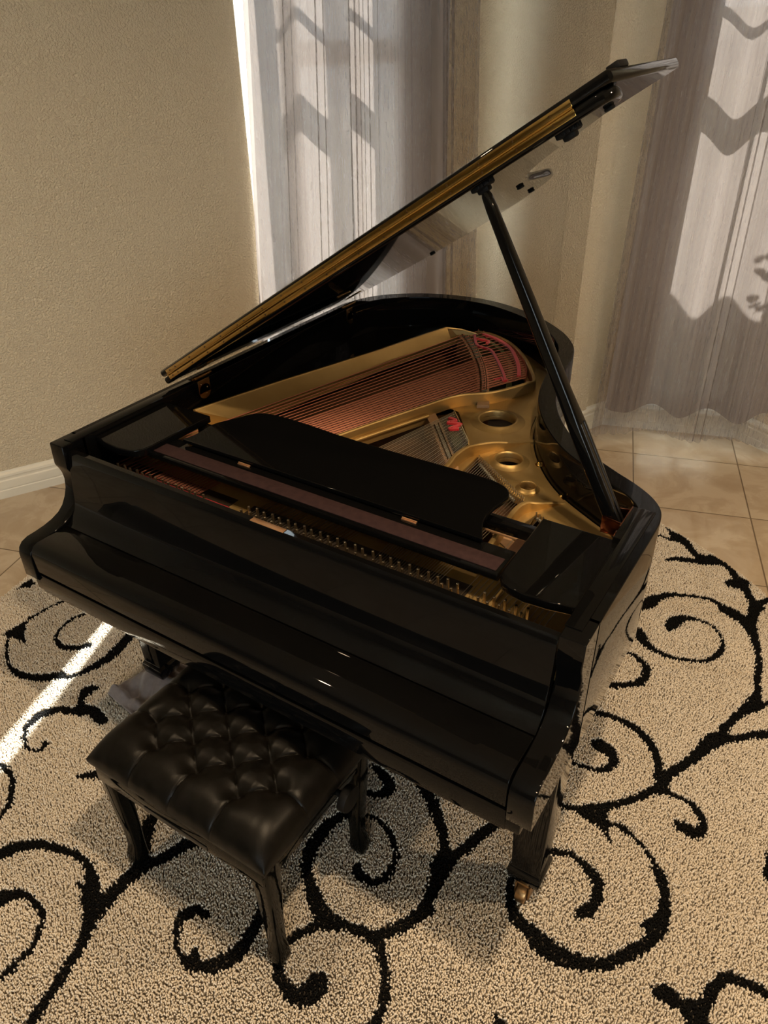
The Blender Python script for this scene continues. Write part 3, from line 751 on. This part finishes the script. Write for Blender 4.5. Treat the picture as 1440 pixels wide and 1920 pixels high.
strip([(.945, .868), (1.02, .805), (1.11, .74)], .007, .852, .859, M_grayfelt, 'aliquot_felt')
strip([(1.195, .692), (1.29, .64), (1.38, .595)], .006, .852, .859, M_grayfelt, 'aliquot_felt')

# strings
def string(name, pts, r, m, pinr=.0016, coil=False):
    mb = MB()
    for a, b in zip(pts[:-1], pts[1:]):
        mb.cyl(a, b, r, seg=6)
    e = pts[-1]
    mb.cyl((e[0], e[1], e[2] - .014), (e[0] - .001, e[1] + .002, e[2] + .007), pinr, seg=7)
    part(mb, name, m)
pos = []
p_ = 0.0
for i in range(9): pos.append(p_); p_ += 1.15
for i in range(14): pos += [p_, p_ + .33]; p_ += .86
pos = np.array(pos) / pos[-1]
bridge_pts = spline([(.440, 1.738), (.475, 1.70), (.551, 1.607), (.642, 1.480), (.705, 1.37), (.738, 1.302)], 8)
hitch = spline([(.470, 1.800), (.548, 1.779), (.642, 1.722), (.728, 1.632), (.792, 1.535), (.820, 1.468)], 8)
def along(pl, t):
    P = np.array(pl); d = np.r_[0, np.cumsum(np.hypot(*np.diff(P, axis=0).T))]; d /= d[-1]
    return float(np.interp(t, d, P[:, 0])), float(np.interp(t, d, P[:, 1]))
for k, t in enumerate(pos):
    b = along(bridge_pts, t); h = along(hitch, t)
    x0 = .100 + (.418 - .100) * t
    x00 = x0 - .022
    r = (.0019 - .0009 * t) if k < 9 else .00115
    string('bass_string', [(x00, .31, .874), (x0, .46, .874), (b[0], b[1], .872), (h[0], h[1], .872)], r, M_copper)
NM = 42
for k in range(NM):
    t = k / (NM - 1) + (.12 * ((k % 3) - 1)) / (NM - 1) * 2.0
    hx, hy = .728 + (.862 - .728) * t, 1.118 + (.958 - 1.118) * t
    x0 = .588 + (.866 - .588) * t
    xm = .57 + (.845 - .57) * t
    string('steel_string', [(xm, .31, .866), (x0, .50, .863), (hx, hy, .862)], .0008, M_steel, .0021)
for k in range(27):
    t = k / 26
    hx = .932 + (1.132 - .932) * t; hy = .892 + (.750 - .892) * t
    string('steel_string', [(hx + .012 - .03 * t, .31, .866), (hx, hy, .860)], .0009, M_steel, .0023)
for k in range(17):
    t = k / 16
    hx = 1.190 + (1.385 - 1.190) * t; hy = .700 + (.602 - .700) * t
    string('steel_string', [(hx - .01, .31, .866), (hx, hy, .860)], .0009, M_steel, .0023)

mb = MB()
for k, t in enumerate(pos):
    b = along(bridge_pts, t)
    for du in (-.0115, .0115):
        mb.cyl((b[0] + du * .35 + .003, b[1] + du, .868), (b[0] + du * .35 + .003, b[1] + du, .8755), .0014, seg=6)
        mb.cyl((b[0] + du * .35 - .003, b[1] + du * .6, .868), (b[0] + du * .35 - .003, b[1] + du * .6, .8755), .0014, seg=6)
part(mb, 'bridge_pins', M_screw, bb)['kind'] = 'stuff'
mb = MB()
for k in range(NM):
    t = k / (NM - 1)
    x, y = .722 + (.861 - .722) * t, 1.013 + (.846 - 1.013) * t
    for du in (-.008, .008):
        mb.cyl((x + du * .3, y + du, .860), (x + du * .3, y + du, .8655), .0013, seg=6)
part(mb, 'bridge_pins', M_screw, lb)['kind'] = 'stuff'

# tuning pins on the web in front of the desk
pin0 = None
pins = []
cols = [.125 + .0245 * i for i in range(14)] + [.575 + .0245 * i for i in range(25)] + [1.225 + .0245 * i for i in range(5)]
for ci, x in enumerate(cols):
    for rr in range(3 if x < .5 else 4):
        pins.append((x + .0055 * rr + rng.uniform(-.001, .001), .232 + .021 * rr + .004 * (ci % 2)))
pins.sort(key=lambda q: q[1])
mbp = MB()
mbp.cyl((0, 0, .8575), (0, -.003, .910), .0038, .0034, seg=10, bev=.001)
mbp.cyl((0, 0, .866), (0, -.001, .874), .0046, seg=10)
pm = bpy.data.meshes.new('tuning_pin'); mbp.bm.to_mesh(pm)
pm.transform(Matrix.Translation((0, 0, -.8575))); pm.materials.append(M_pin); pm.shade_smooth(); pm.set_sharp_from_angle(angle=.6)
for (x, y) in pins[:100]:
    o = bpy.data.objects.new('tuning_pin', pm); COL.objects.link(o); o.parent = piano
    o.location = (x - .75, y - .8, .8575)
mb = MB()
for (x, y) in pins[100:]:
    mb.mesh(pm, Matrix.Translation((x, y, .8575)))
o = part(mb, 'rear_tuning_pins', M_pin); o['kind'] = 'stuff'
mbp.bm.free()
mb = MB(); mb.box((.315, .305, .861), (.37, .022, .007), bev=.002)
part(mb, 'pin_field_felt', M_darkred)
mb = MB(); mb.box((.865, .285, .8584), (.640, .150, .0016), bev=.0005)  # dark sheets over the gold web, colouring in the shade under the music shelf
mb.box((.29, .285, .8584), (.40, .150, .0016), bev=.0005)
part(mb, 'pin_field_shade', M_pinshade)
mb = MB()
for rr in (.030, .022, .014):
    mb.lathe([(rr - .0025, .857), (rr, .8605), (rr + .0025, .857)], (.520, .252, 0), 32)
mb.box((.520, .25, .8585), (.075, .055, .002), bev=.001)
part(mb, 'cast_medallion', M_gold, plate, angle=60)
mb = MB(); mb.box((1.205, .255, .872), (.008, .085, .032), bev=.002)
part(mb, 'plate_lug', M_gold, plate)

# ---- music desk, folded flat
desk = MB()
desk.mesh(prism_x([(.318, .931), (.314, .936), (.314, .943), (.318, .949), (.410, .949), (.412, .945), (.412, .927), (.322, .927)], .213, 1.258, .001))
shelf = part(desk, 'music_shelf', M_lacquer)
mb = MB(); mb.box((.735, .3495, .9498), (1.030, .047, .0022), bev=.0008)
part(mb, 'leather_strip', M_strip, shelf)
for x in (.495, .998):
    mb = MB(); mb.box((x, .3905, .9505), (.040, .0050, .004), bev=.001); mb.cyl((x - .020, .394, .953), (x + .020, .394, .953), .0018, seg=8)
    part(mb, 'desk_hinge', M_plaque, shelf)
dk = [(1.184, .397), (1.168, .428), (1.156, .463), (1.157, .502), (1.167, .537), (1.169, .563), (1.152, .585), (1.118, .597), (1.074, .600), (.93, .5985), (.80, .597), (.66, .599), (.56, .605), (.46, .607), (.40, .600), (.365, .580), (.343, .550), (.318, .520), (.300, .495), (.293, .465), (.288, .43), (.272, .397)]
ka, kb = .9530, .9810
tilt = math.atan2(kb - ka, .21)
MD = Matrix.Translation((0, .39, ka)) @ Matrix.Rotation(tilt, 4, 'X') @ Matrix.Translation((0, -.39, 0))
dko = spline(dk, 4, closed=False)
part(flat([dko], -.0005, .0115, .0022, MD), 'music_desk', M_lacquer)
mb = MB(); mb.box((.735, .522, .9275), (1.04, .034, .025), bev=.002)
dr = part(mb, 'desk_rail', M_lacquer)
mb = MB(); mb.box((.735, .509, .912), (1.04, .010, .006), bev=.001)
part(mb, 'wood_edge', M_bridge, dr)
for x in (.235, 1.235):
    mb = MB(); mb.box((x, .455, .900), (.030, .12, .030), bev=.002)
    part(mb, 'desk_runner', M_runner)
LB = [(.0575, .280), (.0575, .540), (.236, .540), (.230, .320), (.226, .297), (.214, .279), (.195, .270), (.16, .265), (.11, .269)]
for mir in (False, True):
    pl_ = [(1.5 - x, y) for x, y in LB] if mir else LB
    part(flat([pl_], .945, .967, .003), 'side_shelf', M_lacquer)

# ---- lid
AL = math.radians(32.7); ca, sa = math.cos(AL), math.sin(AL)
ML = Matrix(((ca, 0, -sa, .002), (0, 1, 0, 0), (sa, 0, ca, .986), (0, 0, 0, 1)))
lo_ = [p for p in offset(rim_o, -.020) if p[1] > .655]
lid_loop = [(.004, .602), (.0, .608)] + [(max(x, 0.0), y) for x, y in lo_] + [(1.520, .63), (1.517, .615), (1.505, .603), (1.49, .601)]
lid = part(flat([lid_loop], 0, .0225, .0080, ML), 'lid', M_lacquer)
lid['label'] = 'main lid board raised on the prop stick'
flap_loop = [(.0, .606), (.006, .600), (1.524, .600), (1.530, .606), (1.530, 1.02), (1.524, 1.032), (.006, 1.032), (.0, 1.02)]
flap = part(flat([flap_loop], .0240, .0465, .0080, ML), 'front_flap', M_lacquer)
flap['label'] = 'front lid flap folded back on top of the lid'
def lbox(c, s, bev=.001):
    t = MB(); t.box(c, s, bev=bev); me = bpy.data.meshes.new('t'); t.bm.to_mesh(me); t.bm.free(); me.transform(ML); return me
for nm, zc, par_ in (('lower', .0152, lid), ('upper', .0322, flap)):
    mb = MB(); mb.mesh(lbox((.7425, .5992, zc), (1.415, .0022, .0135), .0006))
    lf = part(mb, 'hinge_leaf', M_brass, par_)
    mb = MB()
    k = 0
    a = .055
    while a < 1.44:
        p = ML @ Vector((a, .5978, zc)); mb.sphere(p, .0026, (1, .45, 1), 8, 5)
        a += .082 if k % 5 else .030
        k += 1
    part(mb, 'hinge_screws', M_screw, par_)['kind'] = 'stuff'
mb = MB(); mb.cyl(ML @ Vector((.035, .5965, .0236)), ML @ Vector((1.45, .5965, .0236)), .0023, seg=10)
part(mb, 'hinge_pin', M_brass, lid)
mb = MB(); mb.mesh(lbox((1.515, .695, .0520), (.026, .050, .013), .003))
part(mb, 'lid_rest_block', M_rubber, flap)
for a, y in [(1.477, .690), (1.012, 1.215), (.86, 1.60), (.30, 1.80)]:
    mb = MB(); mb.mesh(lbox((a, y, -.003), (.018, .018, .007), .003))
    part(mb, 'lid_bumper', M_rubber, lid)
for a, y in [(1.213, .632), (1.410, .643)]:
    mb = MB()
    for q in range(14):
        an = 2 * PI * q / 14
        mb.mesh(lbox((a + .022 * math.cos(an), y + .015 * math.sin(an), -.003), (.010, .008, .008), .002))
    mb.mesh(lbox((a, y, -.004), (.044, .028, .009), .003))
    mb.mesh(lbox((a, y, -.011), (.028, .020, .013), .004))
    part(mb, 'prop_socket', M_rubber, lid)
for y in (.705, 1.515):
    mb = MB()
    for q in range(5):
        mb.cyl((.047, y - .035 + .014 * q + .0006, .9895), (.047, y - .035 + .014 * (q + 1) - .0006, .9895), .0062, seg=14)
    mb.cyl((.047, y - .043, .9895), (.047, y + .043, .9895), .004, seg=10)
    mb.box((.0535, y, .957), (.003, .050, .044), bev=.001)
    mb.lathe([(0, 0), (.0245, 0), (.0245, .003), (0, .003)], (.052, y, .940), 24, Matrix.Rotation(PI / 2, 3, 'Y'))
    for dy, dz in ((-.012, .966), (.012, .950), (0.006, .930)):
        mb.sphere((.0555, y + dy, dz), .0028, (.5, 1, 1), 8, 5)
    mb.mesh(lbox((.085, y, -.0012), (.060, .030, .0022), .0006))
    part(mb, 'lid_hinge', M_oldbrass, lid)

# ---- prop stick in its copper-coloured cup
P0 = Vector((1.418, .640, .915)); P1 = ML @ Vector((1.213, .632, -.012))
ax = (P1 - P0); LN = ax.length; ax.normalize()
by = Vector((0, 1, 0)); by = (by - ax * by.dot(ax)).normalized(); cz = ax.cross(by)
def prop_ring(t, w, h, e=.22):
    c = P0 + ax * (LN * t)
    out = []
    for sx, sy in ((-1, -1), (1, -1), (1, 1), (-1, 1)):
        for k2 in range(3):
            an = {(-1, -1): PI, (1, -1): 1.5 * PI, (1, 1): 0, (-1, 1): .5 * PI}[(sx, sy)] + k2 * PI / 4
            r = e * min(w, h)
            px = sx * (w / 2 - r) + r * math.cos(an); py = sy * (h / 2 - r) + r * math.sin(an)
            out.append(tuple(c + by * px + cz * py))
    return out
mb = MB()
mb.loft([prop_ring(t, w, h) for t, w, h in [(0, .038, .026), (.03, .044, .032), (.33, .044, .032), (.37, .040, .031), (.41, .035, .030), (.44, .033, .029), (.7, .029, .026), (.95, .023, .021), (.985, .020, .018), (1.0, .012, .012)]])
prop = part(mb, 'prop_stick', M_lacquer, angle=50)
for dw in (-.009, .009):
    mb = MB()
    mb.loft([prop_ring(t, .0085, .036, .3) for t in (.03, .04, .345, .352)])
    M_ = Matrix.Translation(by * dw)
    me = bpy.data.meshes.new('t'); mb.bm.to_mesh(me); mb.bm.free(); me.transform(M_)
    q = MB(); q.mesh(me)
    part(q, 'short_prop', M_satin, prop, angle=50)
cup = MB()
cup.box((1.4255, .640, .950), (.003, .110, .052), bev=.001)
cup.box((1.400, .668, .950), (.050, .003, .040), Matrix.Rotation(.25, 3, 'Z'), bev=.001)
cup.box((1.400, .612, .950), (.050, .003, .040), Matrix.Rotation(-.25, 3, 'Z'), bev=.001)
cup.box((1.400, .640, .930), (.046, .060, .003), bev=.001)
cup.lathe([(.010, -.0015), (.016, -.0015), (.016, .0015), (.010, .0015)], (1.423, .572, .952), 24, Matrix.Rotation(PI / 2, 3, 'Y'), closed=True)
part(cup, 'prop_cup', M_cupcopper)

# ---- legs, casters, pedal lyre
def leg(x, y):
    def ring(z, w, e=.004):
        r = e; o = []
        for sx, sy, a0 in ((-1, -1, PI), (1, -1, 1.5 * PI), (1, 1, 0), (-1, 1, .5 * PI)):
            for q in range(3):
                an = a0 + q * PI / 4
                o.append((x + sx * (w / 2 - r) + r * math.cos(an), y + sy * (w / 2 - r) + r * math.sin(an), z))
        return o
    mb = MB()
    mb.loft([ring(z, w) for z, w in [(.610, .115), (.585, .115), (.570, .108), (.555, .098), (.15, .074), (.146, .077), (.138, .086), (.128, .090), (.100, .082), (.090, .068), (.084, .062)]])
    lg = part(mb, 'leg', M_lacquer, angle=30)
    mb = MB()
    mb.lathe([(0, .088), (.024, .088), (.026, .082), (.020, .078), (0, .076)], (x, y, 0), 24)
    mb.box((x - .018, y - .014, .056), (.005, .044, .050), bev=.002)
    mb.box((x + .018, y - .014, .056), (.005, .044, .050), bev=.002)
    mb.box((x, y - .008, .076), (.041, .044, .008), bev=.002)
    ca_ = part(mb, 'caster', M_castbrass, lg)
    mb = MB(); mb.cyl((x - .0135, y - .024, .0425), (x + .0135, y - .024, .0425), .0290, seg=28, bev=.004)
    part(mb, 'caster_wheel', M_castbrass, lg)
leg(1.430, .272)
leg(.095, .292)
leg(.50, 1.66)
mb = MB()
for x in (.665, .775):
    mb.box((x, .47, .38), (.035, .03, .46), bev=.004)
mb.box((.72, .47, .135), (.22, .07, .05), bev=.006)
mb.box((.72, .47, .60), (.20, .08, .03), bev=.004)
ly = part(mb, 'pedal_lyre', M_lacquer)
for x in (.665, .72, .775):
    mb = MB(); mb.box((x, .40, .105), (.026, .13, .008), bev=.003)
    part(mb, 'pedal', M_brass, ly)

# ------------------------------------------------------------------ bench
BX0, BX1, BY0, BY1 = .478, 1.034, -.243, .172
bench = empty('piano_bench', ((BX0 + BX1) / 2, (BY0 + BY1) / 2, 0), label='black piano bench with deep-buttoned tufted leather seat, tucked under the keyboard', cat='bench')
BINV = Matrix.Translation((-(BX0 + BX1) / 2, -(BY0 + BY1) / 2, 0))
def bpart(mb, name, m, parent=None, **kw):
    o = mb.build(name, m, None, **kw) if isinstance(mb, MB) else link(name, mb, m, None, **kw)
    o.data.transform(BINV); o.parent = parent or bench
    return o
BT = []
cxm = (BX0 + BX1) / 2
for r_, y in enumerate([-.147, -.0905, -.034, .0225, .079]):
    xs = [-.1275, 0, .1275] if r_ % 2 == 0 else [-.191, -.0637, .0637, .191]
    for x in xs: BT.append((cxm + x, y, r_))
nx, ny = 230, 172
gx, gy = np.meshgrid(np.linspace(0, 1, nx), np.linspace(0, 1, ny))
wx, wy = BX0 + gx * (BX1 - BX0), BY0 + gy * (BY1 - BY0)
ex = np.minimum(wx - BX0, BX1 - wx); ey = np.minimum(wy - BY0, BY1 - wy)
def edge(e, w): return np.sqrt(np.clip(1 - (1 - np.clip(e / w, 0, 1)) ** 2, 0, 1))
hh = .446 + .060 * edge(ex, .075) * edge(ey, .085)
segs = []
for i, a in enumerate(BT):
    for b in BT[i + 1:]:
        if abs(a[2] - b[2]) == 1 and abs(a[0] - b[0]) < .07: segs.append((a, b))
for a in BT:
    if a[2] == 0: segs.append((a, (a[0] - .005, BY0, -1)))
    if a[2] == 4: segs.append((a, (a[0] + .005, BY1, 5)))
    if abs(a[0] - cxm) > .18:
        sgn = 1 if a[0] > cxm else -1
        segs.append((a, (BX1 if sgn > 0 else BX0, a[1], -1)))
dip = np.zeros_like(hh)
for a, b in segs:
    ax_, ay_ = b[0] - a[0], b[1] - a[1]; l2 = ax_ ** 2 + ay_ ** 2
    t_ = np.clip(((wx - a[0]) * ax_ + (wy - a[1]) * ay_) / l2, 0, 1)
    d_ = np.hypot(wx - a[0] - t_ * ax_, wy - a[1] - t_ * ay_)
    fade = np.where(b[2] in (-1, 5), 1 - .35 * t_, 1.0)
    dip = np.maximum(dip, fade * (.0085 * np.exp(-(d_ / .012) ** 1.2) + .0035 * np.exp(-(d_ / .0022) ** 2)))
bd = np.zeros_like(hh)
for a in BT:
    d_ = np.hypot(wx - a[0], wy - a[1])
    bd = np.maximum(bd, .026 * np.exp(-(d_ / .021) ** 1.35))
hh = hh - np.maximum(dip, bd) - .35 * np.minimum(dip, bd)
# soft pucker along the rim
hh += .0012 * np.sin(wx * 140) * np.exp(-(np.minimum(ex, ey) / .02) ** 2)
vs = np.stack([wx, wy, hh], -1).reshape(-1, 3).tolist()
fs = []
for j in range(ny - 1):
    for i in range(nx - 1):
        k = j * nx + i; fs.append((k, k + 1, k + nx + 1, k + nx))
bnd = [i for i in range(nx)] + [j * nx + nx - 1 for j in range(1, ny)] + [(ny - 1) * nx + i for i in range(nx - 2, -1, -1)] + [j * nx for j in range(ny - 2, 0, -1)]
b0 = len(vs)
cy_ = (BY0 + BY1) / 2
for z, sc_ in ((.436, 1.0), (.426, .985)):
    for i in bnd:
        v = vs[i]; vs.append([cxm + (v[0] - cxm) * sc_, cy_ + (v[1] - cy_) * sc_, z])
m_ = len(bnd)
for i in range(m_):
    j = (i + 1) % m_
    fs.append((bnd[i], b0 + i, b0 + j, bnd[j])); fs.append((b0 + i, b0 + m_ + i, b0 + m_ + j, b0 + j))
fs.append(tuple(b0 + m_ + i for i in range(m_))[::-1])
me = bpy.data.meshes.new('seat'); me.from_pydata(vs, [], fs)
bmx = bmesh.new(); bmx.from_mesh(me); bmesh.ops.recalc_face_normals(bmx, faces=bmx.faces); bmx.to_mesh(me); bmx.free()
seat = bpart(me, 'seat', M_leather, angle=70)
for a in BT:
    mb = MB(); mb.sphere((a[0], a[1], .4758), .0080, (1, 1, .38), 16, 8)
    bpart(mb, 'button', M_button, seat)
mb = MB()
mb.box((cxm, BY0 + .016, .400), (BX1 - BX0 - .03, .020, .056), bev=.002)
mb.box((cxm, BY1 - .022, .402), (BX1 - BX0 - .03, .020, .050), bev=.002)
mb.box((BX0 + .022, cy_, .402), (.020, BY1 - BY0 - .03, .050), bev=.002)
mb.box((BX1 - .022, cy_, .402), (.020, BY1 - BY0 - .03, .050), bev=.002)
bpart(mb, 'apron', M_benchwood)
mb = MB(); mb.box((cxm, BY0 + .0065, .381), (.20, .004, .016), bev=.001)
bpart(mb, 'apron_bracket', M_satin)
for sx in (-1, 1):
    for sy in (-1, 1):
        rg = []
        for z, w, off in [(.426, .052, 0), (.37, .052, .0), (.33, .048, .0005), (.25, .042, .0), (.16, .036, -.002), (.105, .034, -.002), (.075, .039, .000), (.05, .046, .002), (.032, .043, .002), (.014, .028, .001)]:
            X_ = cxm + sx * ((BX1 - BX0) / 2 - .036 + off); Y_ = cy_ + sy * ((BY1 - BY0) / 2 - .036 + off)
            r = w * .16; o = []
            for ax2, ay2, a0 in ((-1, -1, PI), (1, -1, 1.5 * PI), (1, 1, 0), (-1, 1, .5 * PI)):
                for q in range(3):
                    an = a0 + q * PI / 4
                    o.append((X_ + ax2 * (w / 2 - r) + r * math.cos(an), Y_ + ay2 * (w / 2 - r) + r * math.sin(an), z))
            rg.append(o)
        mb = MB(); mb.loft(rg)
        bpart(mb, 'leg', M_benchwood, angle=50)
mb = MB()
mb.cyl((BX1 - .012, .03, .395), (BX1 + .020, .03, .395), .008, seg=14)
mb.cyl((BX1 + .006, .03, .395), (BX1 + .030, .03, .395), .034, seg=32, bev=.006)
bpart(mb, 'adjuster_knob', M_button)

# ------------------------------------------------------------------ crumpled cloth by the left leg
nx, ny = 90, 70
q = np.linspace(0, 1, nx); p = np.linspace(0, 1, ny)
Q, Pp = np.meshgrid(q, p)
A_, B_, C_, D_ = np.array([-.030, .150]), np.array([.000, .372]), np.array([.30, .40]), np.array([.26, .10])
bx = (1 - Q)[..., None] * ((1 - Pp)[..., None] * A_ + Pp[..., None] * B_) + Q[..., None] * ((1 - Pp)[..., None] * D_ + Pp[..., None] * C_)
env = np.sin(PI * np.clip(Q * 1.0, 0, 1)) * 0 + np.minimum(1, np.minimum(Q, np.minimum(Pp, 1 - Pp)) / .10 + .08)
zz = .034 + env * (.022 + .020 * np.sin(9 * Pp + 4 * Q + 2 * np.sin(5 * Q)) + .012 * np.sin(21 * Pp - 7 * Q + 1.5 * np.sin(8 * Pp)) + .006 * np.sin(33 * Q + 12 * Pp))
zz = np.maximum(zz, .032)
vv = np.concatenate([bx, zz[..., None]], -1).reshape(-1, 3)
ff = [(j * nx + i, j * nx + i + 1, (j + 1) * nx + i + 1, (j + 1) * nx + i) for j in range(ny - 1) for i in range(nx - 1)]
me = bpy.data.meshes.new('cloth'); me.from_pydata(vv.tolist(), [], ff)
co = link('crumpled_cloth', me, M_cloth, angle=80)
tag(co, 'crumpled grey cloth lying on the rug behind the bench corner', 'cloth')
sm = co.modifiers.new('thick', 'SOLIDIFY'); sm.thickness = .003; sm.offset = 1

# ------------------------------------------------------------------ light
w = bpy.data.worlds.new('sky'); SC.world = w; w.use_nodes = True
bgn = w.node_tree.nodes['Background']; bgn.inputs[0].default_value = (0.84, 0.93, 1.0, 1); bgn.inputs[1].default_value = SKY
sun = bpy.data.lights.new('sun', 'SUN'); sun.energy = SUN; sun.angle = math.radians(0.6); sun.color = (1.0, 0.96, 0.90)
so = bpy.data.objects.new('sun', sun); COL.objects.link(so)
el = math.radians(47)
sd_ = Vector((.305 * math.cos(el), -.952 * math.cos(el), -math.sin(el)))
so.rotation_euler = sd_.to_track_quat('-Z', 'Y').to_euler()
so.location = (-1, 6, 6)
def lamp(name, x, y, e, col=(1.0, .73, .45), r=.055, z=H - .012, spread=150):
    l = bpy.data.lights.new(name, 'AREA'); l.shape = 'DISK'; l.size = 2 * r; l.energy = e; l.color = col; l.spread = math.radians(spread)
    o = bpy.data.objects.new(name, l); COL.objects.link(o); o.location = (x, y, z)
for i, (x, y, e) in enumerate(LAMPS):
    lamp('ceiling_downlight', x, y, e)
# portals help the sky find its way through the two windows
for P_0, P_1, op in ((WL0, K, W1), (Dd, Ee, W2), (F_, G_, W3)):
    M_, _ = frame_of(P_0, P_1)
    l = bpy.data.lights.new('window_portal', 'AREA'); l.shape = 'RECTANGLE'; l.size = op[1] - op[0]; l.size_y = op[3] - op[2]
    l.cycles.is_portal = True
    o = bpy.data.objects.new('window_portal', l); COL.objects.link(o)
    c = M_ @ Vector(((op[0] + op[1]) / 2, .16, (op[2] + op[3]) / 2))
    inw = -(M_.to_3x3() @ Vector((0, 1, 0)))
    o.location = c; o.rotation_euler = inw.to_track_quat('-Z', 'Y').to_euler()

# ------------------------------------------------------------------ camera
cam = bpy.data.cameras.new('camera'); co = bpy.data.objects.new('camera', cam); COL.objects.link(co)
r_ = Vector((0.841545, 0.539998, -0.014294)); u_ = Vector((-0.283997, 0.464786, 0.838642)); f_ = Vector((-0.459509, 0.701695, -0.544496))
co.matrix_world = Matrix(((r_.x, u_.x, -f_.x, 1.75716), (r_.y, u_.y, -f_.y, -0.87243), (r_.z, u_.z, -f_.z, 1.932808), (0, 0, 0, 1)))
cam.sensor_fit = 'VERTICAL'; cam.sensor_height = 24.0; cam.lens = 24.0 * 1437.47 / 1920
cam.clip_start = .05
SC.camera = co
SC.view_settings.view_transform = 'Standard'; SC.view_settings.look = 'None'
SC.view_settings.exposure = EXPO; SC.view_settings.gamma = 1.0
SC.view_settings.use_curve_mapping = False
SC.cycles.use_denoising = True
SC.cycles.max_bounces = 10; SC.cycles.transparent_max_bounces = 16; SC.cycles.diffuse_bounces = 5; SC.cycles.glossy_bounces = 5; SC.cycles.transmission_bounces = 6
SC.cycles.sample_clamp_indirect = 6.0
SC.cycles.caustics_reflective = False; SC.cycles.caustics_refractive = False
